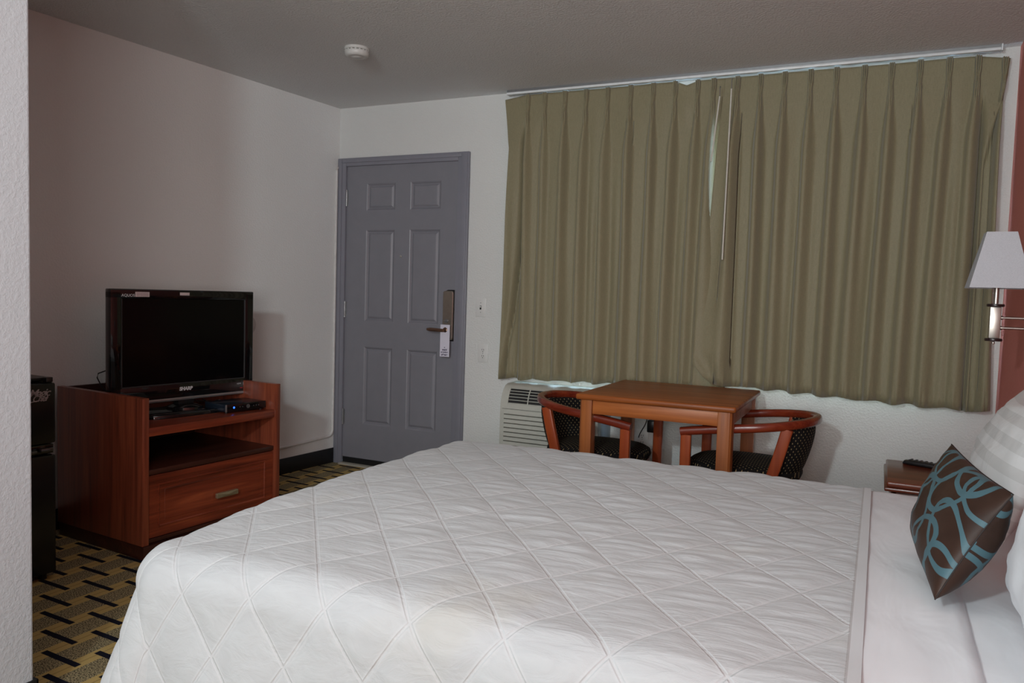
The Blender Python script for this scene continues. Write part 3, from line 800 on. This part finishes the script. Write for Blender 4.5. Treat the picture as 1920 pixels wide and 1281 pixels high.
# upper vent on the sloping shoulder
def onprof(t_):      # arc position between (y=-.219,z=.545) and (-.158,.664)
    seg = prof[4:9]; L = [0]
    for a, b in zip(seg[:-1], seg[1:]): L.append(L[-1] + math.hypot(b[0] - a[0], b[1] - a[1]))
    s_ = t_ * L[-1]
    return np.interp(s_, L, [p[0] for p in seg]), np.interp(s_, L, [p[1] for p in seg])
vx0, vx1 = 1.440, 1.960
vb = MB()
N = 9
vb.grid(2, N, lambda u, v: (vx0 + u * (vx1 - vx0), onprof(.15 + .72 * v)[0] - .0022, onprof(.15 + .72 * v)[1] + .0012))
vb.build('vent_opening', M_ACD, ac, 60)
gb = MB()
for k in range(6):
    y, z = onprof(.17 + .68 * k / 5)
    gb.box(vx0, vx1, y - .0065, y - .002, z - .0008, z + .0026)
for xx in np.linspace(vx0, vx1, 5):
    gb.sweep([(xx, onprof(.13 + .76 * k / 8)[0] - .005, onprof(.13 + .76 * k / 8)[1] + .002) for k in range(9)], rrect(.006, .006, .001), (1, 0, 0))
gb.build('vent_grille', M_AC, ac, 30)
lv = MB()
for k in range(15):
    z = .13 + .0265 * k
    vs = [(ax0 + .028, -.2203, z), (ax1 - .022, -.2203, z), (ax1 - .022, -.2300, z + .005), (ax0 + .028, -.2300, z + .005), (ax0 + .028, -.2203, z + .023), (ax1 - .022, -.2203, z + .023)]
    lv.add(vs, [(0, 1, 2, 3), (3, 2, 5, 4), (0, 3, 4), (1, 5, 2)])
lv.build('louver_panel', M_AC, ac, 10)
ls_ = MB()
for k in range(15):
    z = .13 + .0265 * k
    ls_.box(ax0 + .026, ax1 - .020, -.2212, -.2200, z - .0034, z)
ls_.box(ax0 + .012, ax1 - .004, -.2208, -.2200, .532, .5345)
ls_.build('louver_gap', plain('louver_shadow', (.10, .10, .085, 1), .7), ac, 0)

# ------------------------------------------------------------------ table
tb = thing('table', 'square cherry wood table standing against the curtain between two chairs', 'table', (2.488, -.500, 0))
hx, hy = .374, .383
top = MB().box(-hx, hx, -hy, hy, .722, .750, .010, 3); top.build('tabletop', M_TABLE, tb)
lx, ly = hx - .048, hy - .045
fl = MB()
for sx in (-1, 1):
    for sy in (-1, 1):
        l = MB()
        # square leg, its outer corner rounded and fluted
        rr = []
        for (cxx, cyy, r_) in ((1, 1, .024), (-1, 1, .003), (-1, -1, .003), (1, -1, .003)):
            px_, py_ = cxx * (.032 - r_), cyy * (.032 - r_); a0 = math.atan2(cyy, cxx) - PI / 4
            for k in range(7):
                a = a0 + k / 6 * PI / 2; fl_ = (.0016 if (r_ > .01 and k % 2) else 0)
                rr.append(((px_ + (r_ - fl_) * math.cos(a)) * sx, (py_ + (r_ - fl_) * math.sin(a)) * sy))
        n = len(rr); vs = [(lx * sx + a, ly * sy + b, z) for z in (0, .7215) for a, b in rr]
        l.add(vs, [(k, (k + 1) % n, n + (k + 1) % n, n + k) for k in range(n)] + [tuple(range(n)), tuple(range(n, 2 * n))])
        l.build('leg', M_TABLEV, tb, 25)
for sy in (-1, 1):
    MB().box(-lx + .0325, lx - .0325, sy * (ly + .010) - .010, sy * (ly + .010) + .010, .655, .7215, .002).build('apron', M_APRON, tb)
for sx in (-1, 1):
    MB().box(sx * (lx + .010) - .010, sx * (lx + .010) + .010, -ly + .0325, ly - .0325, .655, .7215, .002).build('apron', M_APRON, tb)

# ------------------------------------------------------------------ chairs
def make_chair(label):
    r = thing('armchair', label, 'chair', group=None)
    RR = .268
    def zrail(x): return .610 + .075 * max(0, min(1, (.285 - x) / .565)) ** .85
    pts = [(.288, -RR)] + [(x, -RR) for x in (.24, .16, .08)] + [(RR * math.cos(a) * 1.06, RR * math.sin(a)) for a in [-PI / 2 - k / 26 * PI for k in range(27)]] + [(x, RR) for x in (.08, .16, .24)] + [(.288, RR)]
    MB().sweep([(x, y, zrail(x) - .005) for x, y in pts], rrect(.040, .040, .015, 4), (0, 0, 1)).build('arm_rail', M_RAIL, r, 35)
    for s_ in (-1, 1):
        MB().bar([(.262, s_ * RR * 1.0, zrail(.262) - .022), (.262, s_ * RR, .30), (.258, s_ * RR, 0)], .030, .048, .006, (1, 0, 0)).build('front_leg', M_CHAIR, r, 35)
        MB().bar([(-.172, s_ * .222, zrail(-.17) - .020), (-.150, s_ * .222, .56), (-.112, s_ * .222, .42), (-.115, s_ * .222, .30), (-.20, s_ * .222, 0)], .028, .050, .006, (1, 0, 0)).build('rear_leg', M_CHAIR, r, 35)
    # upholstered back: curved pad inside the rail
    pad = MB(); nu, nv = 33, 13
    def padp(u, v, off):
        a = math.radians(127 + 106 * u); z = .395 + .265 * v
        rad = .190 + .068 * v + .010 * math.sin(v * PI)
        rr_ = rad + off
        return (rr_ * 1.04 * math.cos(a), rr_ * math.sin(a) * (1.02 + .12 * (1 - v)), z)
    for off, fl in ((-.013, False), (.016, True)):
        n0 = len(pad.v)
        for j in range(nv):
            for i in range(nu):
                u, v = i / (nu - 1), j / (nv - 1)
                e = min(1, 6 * min(u, 1 - u)) ** .5 * min(1, 5 * min(v, 1 - v)) ** .5
                pad.v.append(padp(u, v, off * (.25 + .75 * e))); pad.uv.append((u * .46, v * .27))
        for j in range(nv - 1):
            for i in range(nu - 1):
                a = n0 + j * nu + i; pad.f.append((a, a + 1, a + nu + 1, a + nu))
    N1 = nu * nv
    for i in range(nu - 1):
        pad.f.append((i, i + 1, N1 + i + 1, N1 + i)); a = (nv - 1) * nu + i; pad.f.append((a, a + 1, N1 + a + 1, N1 + a))
    for j in range(nv - 1):
        pad.f.append((j * nu, (j + 1) * nu, N1 + (j + 1) * nu, N1 + j * nu)); a = j * nu + nu - 1; pad.f.append((a, a + nu, N1 + a + nu, N1 + a))
    pad.build('backrest', M_FAB, r, 60)
    st_ = MB(); m = 40
    outline = []
    for k in range(m):
        a = 2 * PI * k / m
        outline.append((.03 + .262 * sgnpow(math.cos(a), .8), .238 * sgnpow(math.sin(a), .8)))
    for z, kk in ((.392, .90), (.400, .97), (.420, 1.0), (.440, .98), (.452, .90), (.461, .70), (.465, .40), (.466, .02)):
        for a, b in outline:
            st_.v.append((.03 + (a - .03) * kk, b * kk, z)); st_.uv.append((.03 + (a - .03) * kk, b * kk + (z - .45) * (1 if b > 0 else -1)))
    for j in range(7):
        for k in range(m): st_.f.append((j * m + k, j * m + (k + 1) % m, (j + 1) * m + (k + 1) % m, (j + 1) * m + k))
    st_.f.append(tuple(range(m - 1, -1, -1))); st_.f.append(tuple(7 * m + k for k in range(m)))
    st_.build('seat', M_FAB, r, 60)
    MB().sweep([(.03 + .235 * sgnpow(math.cos(2 * PI * k / 40), .7), .235 * sgnpow(math.sin(2 * PI * k / 40), .7), .362) for k in range(40)], rrect(.022, .055, .004), (0, 0, 1), False, True).build('seat_rail', M_CHAIR, r, 35)
    return r
ch1 = make_chair('cherry barrel armchair with dotted black fabric, in front of the air conditioner')
ch1.location = (2.098, -.545, 0); ch1.rotation_euler = (0, 0, math.radians(-2))
ch2 = copy_tree(ch1); ch2['label'] = 'cherry barrel armchair with dotted black fabric, on the nightstand side of the table'
ch2.location = (2.888, -.520, 0); ch2.rotation_euler = (0, 0, math.radians(181))

# ------------------------------------------------------------------ bed
bd = thing('bed', 'queen bed standing head against the red wall under a white quilted spread', 'bed', (0, 0, 0))
BX0, BX1, BY0, BY1, BZ = 1.885, 3.885, -3.085, -1.535, .600
MB().box(BX0 + .05, BX1, BY0 + .04, BY1 - .04, .315, .545, .05, 4).build('mattress', M_MATT, bd)
MB().box(BX0 + .30, BX1 - .01, BY0 + .10, BY1 - .10, .5455, .588, .02, 3).build('mattress_topper', M_MATT, bd)
MB().box(BX0 + .015, BX1 - .01, BY0 + .015, BY1 - .015, .13, .3145, .02).build('box_spring', M_MATT, bd)
for x in (BX0 + .10, BX1 - .12):
    for y in (BY0 + .12, BY1 - .12):
        MB().lathe([(0, 0), (.024, 0), (.028, .05), (.028, .13), (0, .13)], 16, Matrix.Translation((x, y, 0))).build('leg', M_BLACK, bd)

RC = .085
def drape(d):
    """distance past the flat top -> (outward, drop)"""
    if d <= 0: return 0., 0.
    L = RC * PI / 2
    if d < L:
        a = d / RC; return RC * math.sin(a), RC * (1 - math.cos(a))
    e = d - L
    return RC + .085 * e, RC + e * .997
RCN = .035
FX0, FY0, FY1 = BX0 + .022, BY0 + .045, BY1 - .050       # flat-top limits (foot, near, far)
P0 = (2.42, -2.874); QA = (.105, -.122); QB = (.0905, .136)
det = QA[0] * QB[1] - QA[1] * QB[0]
def quilt(s, t_):
    dx, dy = s - P0[0], t_ - P0[1]
    u = (dx * QB[1] - dy * QB[0]) / det; v = (dy * QA[0] - dx * QA[1]) / det
    fu, fv = abs(u - round(u)), abs(v - round(v))
    lu, lv = fu * .150, fv * .150
    d = min(lu, lv)
    puff = .0060 * (1 - math.exp(-lu / .016)) * (1 - math.exp(-lv / .016))
    return puff, puff / .0060, u, v
def surf(s, t_, x_end):
    ds = max(0., FX0 - s); dt = 0.; sg = 1
    if t_ < FY0: dt = FY0 - t_; sg = -1
    elif t_ > FY1: dt = t_ - FY1; sg = 1
    cx_, cy_ = max(s, FX0), min(max(t_, FY0), FY1)
    # rounded plan corner: measure from an inset rectangle
    qx = max(0., FX0 + RCN - s); qy = max(0., FY0 + RCN - t_) if sg < 0 else 0.
    qy = max(0., FY0 + RCN - t_, t_ - (FY1 - RCN))
    if qx > 0 and qy > 0:
        pw = 2.0 + 3.0 * smooth01((max(qx, qy) - RCN - .05) / .35)
        dd_ = (qx ** pw + qy ** pw) ** (1 / pw) - RCN
        sg = -1 if t_ < (FY0 + FY1) / 2 else 1
        cx_ = FX0 + RCN; cy_ = FY0 + RCN if sg < 0 else FY1 - RCN
        ln = math.hypot(qx, qy); nx_, ny_ = -qx / ln, sg * qy / ln
        if dd_ > 0: cx_ += nx_ * RCN; cy_ += ny_ * RCN
        else: cx_, cy_ = s, t_
        ds, dt = (qx, qy) if dd_ > 0 else (0., 0.)
    else:
        dd_ = max(ds, dt)
    if dd_ > 0:
        d = dd_
        if not (qx > 0 and qy > 0):
            ln = math.hypot(ds, dt); nx_, ny_ = -ds / ln, sg * dt / ln
        corner = min(1., min(ds, dt) / (d + RCN)) if (qx > 0 and qy > 0) else 0.
        o, dr_ = drape(d)
        hang = smooth01((d - .10) / .45)
        o += hang * (.018 * math.sin(11 * t_ + 1.0) * (ds > 0) + .016 * math.sin(9 * s + .5) * (dt > 0)) * (1 - corner) + hang * corner * .10
        p = Vector((cx_ + nx_ * o, cy_ + ny_ * o, -min(dr_, .585)))
        a = min(1, d / (RC * PI / 2)) * PI / 2
        nr = Vector((nx_ * math.sin(a), ny_ * math.sin(a), math.cos(a)))
    else:
        p = Vector((cx_, cy_, 0)); nr = Vector((0, 0, 1))
    # gentle crown, soft corners
    fx = (cx_ - FX0) / 2.; fy = (cy_ - FY0) / (FY1 - FY0)
    crown = .010 * math.sin(fy * PI) - .016 * math.exp(-((cx_ - FX0) / .22) ** 2 - ((cy_ - FY0) / .30) ** 2)
    crown -= .008 * math.exp(-((cx_ - FX0) / .20) ** 2)
    p.z += crown
    return p, nr
def spread_mesh(x_end, base_z, quilted, step, hem, side, foot, x_start=None):
    s0 = FX0 - foot if x_start is None else x_start
    S = np.arange(s0, x_end + 1e-6, step); S[-1] = x_end
    T_ = np.arange(FY0 - side, FY1 + side + 1e-6, step)
    mb = MB()
    for t_ in T_:
        for s in S:
            p, nr = surf(s, t_, x_end)
            h = 0.
            if quilted:
                q, pf, qu, qv = quilt(s, t_)
                hemk = smooth01((x_end - .022 - s) / .012)
                h += q * hemk + .004 * (1 - hemk)
                w = noise.noise(Vector((s * 7 + t_ * 2.0, t_ * 40 - s * 5, 1.3))) * .0066 + noise.noise(Vector((s * 14, t_ * 75 - s * 9, 7.1))) * .0010
                top = smooth01((p.z + .10) / .06)
                h += w * pf * hemk * (.3 + .7 * top) * (.35 + .65 * smooth01((s - FX0 - .15) / .5)) * (.45 + .55 * smooth01((t_ - FY0 - .05) / .30))
                h += noise.noise(Vector((s * 5, t_ * 5, 3))) * .006 + noise.noise(Vector((s * 11, t_ * 11, 9))) * .0025 * (1 - top)
            else:
                h += noise.noise(Vector((s * 9, t_ * 3.2, 5))) * .004 + noise.noise(Vector((s * 22 + t_ * 9, t_ * 8, 2))) * .0016
            p = p + nr * h
            mb.v.append((p.x, p.y, base_z + p.z))
            if quilted: mb.uv.append((qu, qv))
    nu, nv = len(S), len(T_)
    for j in range(nv - 1):
        for i in range(nu - 1):
            a = j * nu + i; mb.f.append((a, a + 1, a + nu + 1, a + nu))
    return mb
sp = spread_mesh(3.412, .6135, True, .0072, True, .50, .52).build('bedspread', M_SPREAD, None, 0)
sp.data.shade_smooth(); tag(sp, 'white diamond quilted bedspread draped over the bed to its hem', 'bedspread')
fs_ = spread_mesh(3.592, .6105, False, .016, False, .40, 0, x_start=3.36).build('flat_sheet', M_SHEET, None, 0)
fs_.data.shade_smooth(); tag(fs_, 'smooth white top sheet folded between the quilted bedspread and the pillows', 'sheet')
m_ = fs_.modifiers.new('thickness', 'SOLIDIFY'); m_.thickness = .004; m_.offset = -1
ft = spread_mesh(3.888, .6035, False, .020, False, .30, 0, x_start=3.50).build('fitted_sheet', M_SHEET, None, 0)
ft.data.shade_smooth(); tag(ft, 'plain white fitted sheet on the mattress beneath the pillows', 'sheet')

# ------------------------------------------------------------------ pillows
def pillow(name, label, cat, BN, BF, TF, TN, th, mat, seedv, uvs=(1, 1), nu=42, nv=32, pinch=.06, wr=.006, power=.55, front=1.0, back=1.0):
    """bilinear patch BN-BF (bottom near/far), TN-TF (top); puffed both ways along the normal"""
    BN, BF, TF, TN = map(Vector, (BN, BF, TF, TN))
    n_ = (BF - BN).cross(TN - BN).normalized()
    if n_.x > 0: n_ = -n_
    mb = MB()
    def P(u, v, sgn):
        # edges bow inward between the corners
        iu = u + pinch * math.sin(v * PI) * (.5 - u) * 2 * (abs(2 * u - 1) ** 3); iv = v + pinch * math.sin(u * PI) * (.5 - v) * 2 * (abs(2 * v - 1) ** 3)
        b = BN.lerp(BF, iu); t2 = TN.lerp(TF, iu); p = b.lerp(t2, iv)
        e = (max(0, 4 * u * (1 - u)) ** power) * (max(0, 4 * v * (1 - v)) ** power)
        h = th / 2 * e * (front if sgn > 0 else back)
        h += wr * noise.noise(Vector((u * 7, v * 6, seedv + (3 if sgn > 0 else 0)))) * min(1, e * 2.5) + wr * .6 * noise.noise(Vector((u * 4 + v * 11, v * 4, seedv + 11))) * min(1, e * 2.5)
        return p + n_ * h * sgn
    for sgn in (1, -1):
        n0 = len(mb.v)
        for j in range(nv):
            for i in range(nu):
                u = .5 - .5 * math.cos(PI * i / (nu - 1)); v = .5 - .5 * math.cos(PI * j / (nv - 1))
                mb.v.append(tuple(P(u, v, sgn))); mb.uv.append((u * uvs[0] + (0 if sgn > 0 else .37), v * uvs[1]))
        for j in range(nv - 1):
            for i in range(nu - 1):
                a = n0 + j * nu + i; mb.f.append((a, a + 1, a + nu + 1, a + nu))
    o = mb.build(name, mat, None, 0, weld=True); o.data.shade_smooth()
    return tag(o, label, cat), P
pillow('pillow', 'white striped pillow leaning on the red wall, farthest from the camera', 'pillow', (3.69, -2.26, .672), (3.67, -1.64, .672), (3.80, -1.66, .985), (3.80, -2.28, 1.0), .15, M_PSTR, 1)
pillow('pillow', 'white pillow leaning behind the brown cushion, between striped and nearest pillow', 'pillow', (3.76, -3.03, .660), (3.74, -2.36, .660), (3.80, -2.37, .985), (3.82, -3.02, .985), .10, M_SHEET, 2)
pillow('pillow', 'white pillow nearest the camera standing in front of another plain pillow', 'pillow', (3.665, -3.10, .660), (3.665, -2.53, .660), (3.725, -2.55, .95), (3.74, -3.10, .96), .10, M_SHEET, 3, wr=.006)
A_, B_, C_, D_ = (3.534, -2.635, .643), (3.655, -2.605, .862), (3.578, -2.225, .888), (3.505, -2.245, .668)
cu, PF = pillow('throw_pillow', 'brown satin throw pillow with teal loops leaning on the white pillows', 'throw pillow', A_, D_, C_, B_, .17, M_CUSH, 5, nu=44, nv=36, pinch=.03, wr=.004, power=.5, front=.62, back=1.0)
sm = MB(); 
pts = []
for k in range(0, 41): pts.append(PF(0.0, k / 40, 1))
for k in range(1, 41): pts.append(PF(k / 40, 1.0, 1))
sm.tube(pts, .0015, 6)
sm.build('seam', M_SEAM, cu)

# ------------------------------------------------------------------ nightstand with remote
ns = thing('nightstand', 'dark red wooden nightstand beside the bed head below the lamp', 'nightstand', (3.685, -1.085, 0))
MB().box(-.225, .225, -.225, .225, .572, .592, .006, 3).build('tabletop', M_NIGHT, ns)
MB().box(-.232, .225, -.232, .232, .558, .5715, .005).build('top_moulding', M_NIGHT, ns)
MB().box(-.195, .215, -.20, .20, .085, .5575, .004).build('cabinet_body', M_NIGHT, ns)
dn = MB().box(-.208, -.1955, -.18, .18, .38, .54, .003).build('drawer', M_NIGHT, ns)
MB().lathe([(0, 0), (.010, 0), (.008, .012), (.016, .020), (.012, .026), (0, .027)], 16, Matrix.Translation((-.208, 0, .46)) @ Matrix.Rotation(-PI / 2, 4, 'Y')).build('knob', M_BRASS, dn)
for sx in (-.17, .18):
    for sy in (-.175, .175): MB().box(sx - .02, sx + .02, sy - .02, sy + .02, 0, .0845, .003).build('foot', M_NIGHT, ns)
rm = thing('remote_control', 'black television remote control lying on the nightstand', 'remote', (3.600, -.955, .592), math.radians(-24))
vs = []; n = 24
def rmw(x): return .021 + .006 * math.cos(x / .085 * 1.3)
body = MB()
prof_ = rrect(1, 1, .38, 4)
secs = [(-.085, .55, .010), (-.078, .9, .017), (-.05, 1.0, .020), (0, .92, .021), (.05, .95, .020), (.080, .9, .016), (.086, .55, .010)]
m = len(prof_)
for x, k, h in secs:
    for a, b in prof_: body.v.append((x, a * .046 * k, (b + .5) * h))
for j in range(len(secs) - 1):
    for k in range(m): body.f.append((j * m + k, j * m + (k + 1) % m, (j + 1) * m + (k + 1) % m, (j + 1) * m + k))
body.f.append(tuple(range(m))); body.f.append(tuple((len(secs) - 1) * m + k for k in range(m)))
body.build('remote_body', M_BLACK, rm)
for i in range(7):
    for j in range(3):
        MB().box(-.058 + .018 * i - .004, -.058 + .018 * i + .004, -.012 + .012 * j - .0035, -.012 + .012 * j + .0035, .0195, .0222, .001).build('button', plain('rubber_button', (.05, .05, .055, 1), .6) if (i, j) == (0, 0) else bpy.data.materials['rubber_button'], rm)

# ------------------------------------------------------------------ wall lamp
lp = thing('wall_lamp', 'swing arm wall lamp with tapered square white shade above the nightstand', 'lamp', (3.776, -1.10, 0))
sh = MB()
zb_, zt_ = 1.287, 1.484; hb_, ht_ = .093, .046; tk_ = .0025
def ring(h, z): return [(-h, -h, z), (h, -h, z), (h, h, z), (-h, h, z)]
vs = ring(hb_, zb_) + ring(ht_, zt_) + ring(ht_ - tk_, zt_) + ring(hb_ - tk_, zb_)
fs = [(r * 4 + k, r * 4 + (k + 1) % 4, ((r + 1) % 4) * 4 + (k + 1) % 4, ((r + 1) % 4) * 4 + k) for r in range(4) for k in range(4)]
sh.add(vs, fs); sh.build('lamp_shade', M_SHADE, lp, 0)
MB().tube([(0, 0, 1.232), (0, 0, 1.345)], .0085, 12, (1, 0, 0)).build('stem', M_NICKEL, lp)
MB().tube([(0, 0, 1.345), (0, 0, 1.385)], .016, 14, (1, 0, 0)).build('bulb_socket', M_WHITE, lp)
MB().lathe([(0, 0), (.012, .004), (.026, .035), (.028, .05), (.018, .072), (0, .078)], 18, Matrix.Translation((0, 0, 1.385))).build('bulb', plain('bulb_glass', (.8, .8, .78, 1), .3), lp)
sf = MB()
for k in range(2):
    a = k * PI / 2; c_, s_ = math.cos(a), math.sin(a); R_ = ht_ - .002
    sf.tube([(-R_ * c_, -R_ * s_, 1.475), (R_ * c_, R_ * s_, 1.475)], .0012, 6)
sf.build('shade_spider', M_NICKEL, lp)
for z, nm in ((1.2265, 'upper_disc'), (1.104, 'lower_disc')):
    MB().lathe([(0, -.005), (.027, -.005), (.0285, 0), (.027, .005), (0, .005)], 28, Matrix.Translation((0, 0, z))).build(nm, M_DARKRED, lp)
MB().box(-.017, .017, -.017, .017, 1.1092, 1.2213, .002).build('square_body', M_NICKEL, lp)
MB().lathe([(0, 0), (.004, .001), (.0055, .006), (.004, .011), (0, .012)], 14, Matrix.Translation((0, 0, 1.087))).build('finial', M_NICKEL, lp)
for z in (1.147, 1.183):
    MB().tube([(.0172, 0, z), (.024, 0, z)], .0075, 12).build('arm_collar', M_NICKEL, lp)
    MB().tube([(.024, 0, z), (.138, 0, z)], .0045, 10).build('swing_arm', M_NICKEL, lp)
MB().box(.138, .153, -.05, .05, 1.08, 1.25, .004).build('wall_plate', M_NICKEL, lp)

# ------------------------------------------------------------------ light
def area(name, loc, target, size, power, col, sizey=None):
    l = bpy.data.lights.new(name, 'AREA'); l.size = size; l.energy = power; l.color = col
    if sizey: l.shape = 'RECTANGLE'; l.size_y = sizey
    o = bpy.data.objects.new(name, l); COL.objects.link(o); o.location = loc
    o.rotation_euler = (Vector(target) - Vector(loc)).to_track_quat('-Z', 'Y').to_euler()
    return o
def falloff(l, kind='Linear'):
    l.use_nodes = True; nt = l.node_tree; fo = nt.nodes.new('ShaderNodeLightFalloff'); fo.inputs['Strength'].default_value = 1.0
    nt.links.new(fo.outputs[kind], nt.nodes['Emission'].inputs['Strength'])
kl = bpy.data.lights.new('flash', 'POINT'); kl.energy = 31; kl.shadow_soft_size = .085; kl.color = (.865, 1.0, 1.035)
falloff(kl)
ko = bpy.data.objects.new('flash', kl); COL.objects.link(ko); ko.location = (2.60, -4.95, 1.95)
area('ceiling_fill', (2.45, -3.5, 2.42), (2.45, -3.5, 0), 1.6, 8, (1.0, .90, .84))  # added fill light under the ceiling, no real fixture, brightens the alcove
area('rear_fill', (2.6, -8.9, 1.1), (2.4, -1.0, 1.6), 2.3, 66, (.93, .965, .96), 1.8)  # added broad soft fill from the unseen rear, not an actual lamp
falloff(area('side_fill', (3.88, -5.5, 1.5), (0, -1.6, 1.4), 1.2, 4.8, (.94, .955, .94)).data)  # added fill from the right to lift the left wall, no lamp there
falloff(area('bounce_fill', (3.3, -4.9, 1.3), (.9, -2.0, 2.44), .7, 5.8, (.98, .965, .94)).data)  # added hidden up-facing fill, bounces soft light off the ceiling

w = bpy.data.worlds.new('sky'); SC.world = w; w.use_nodes = True
bg = w.node_tree.nodes['Background']; bg.inputs[0].default_value = (.52, .76, 1.0, 1); bg.inputs[1].default_value = 14.0
SC.cycles.max_bounces = 8; SC.cycles.diffuse_bounces = 5

for o in list(COL.objects):
    if o.parent is None:
        g = {'curtain': 'pleated curtain panels', 'curtain_wand': 'curtain wands', 'armchair': 'armchairs at the table', 'pillow': 'white bed pillows', 'wall_outlet': 'wall outlets'}.get(o.name.split('.')[0])
        if g: o['group'] = g
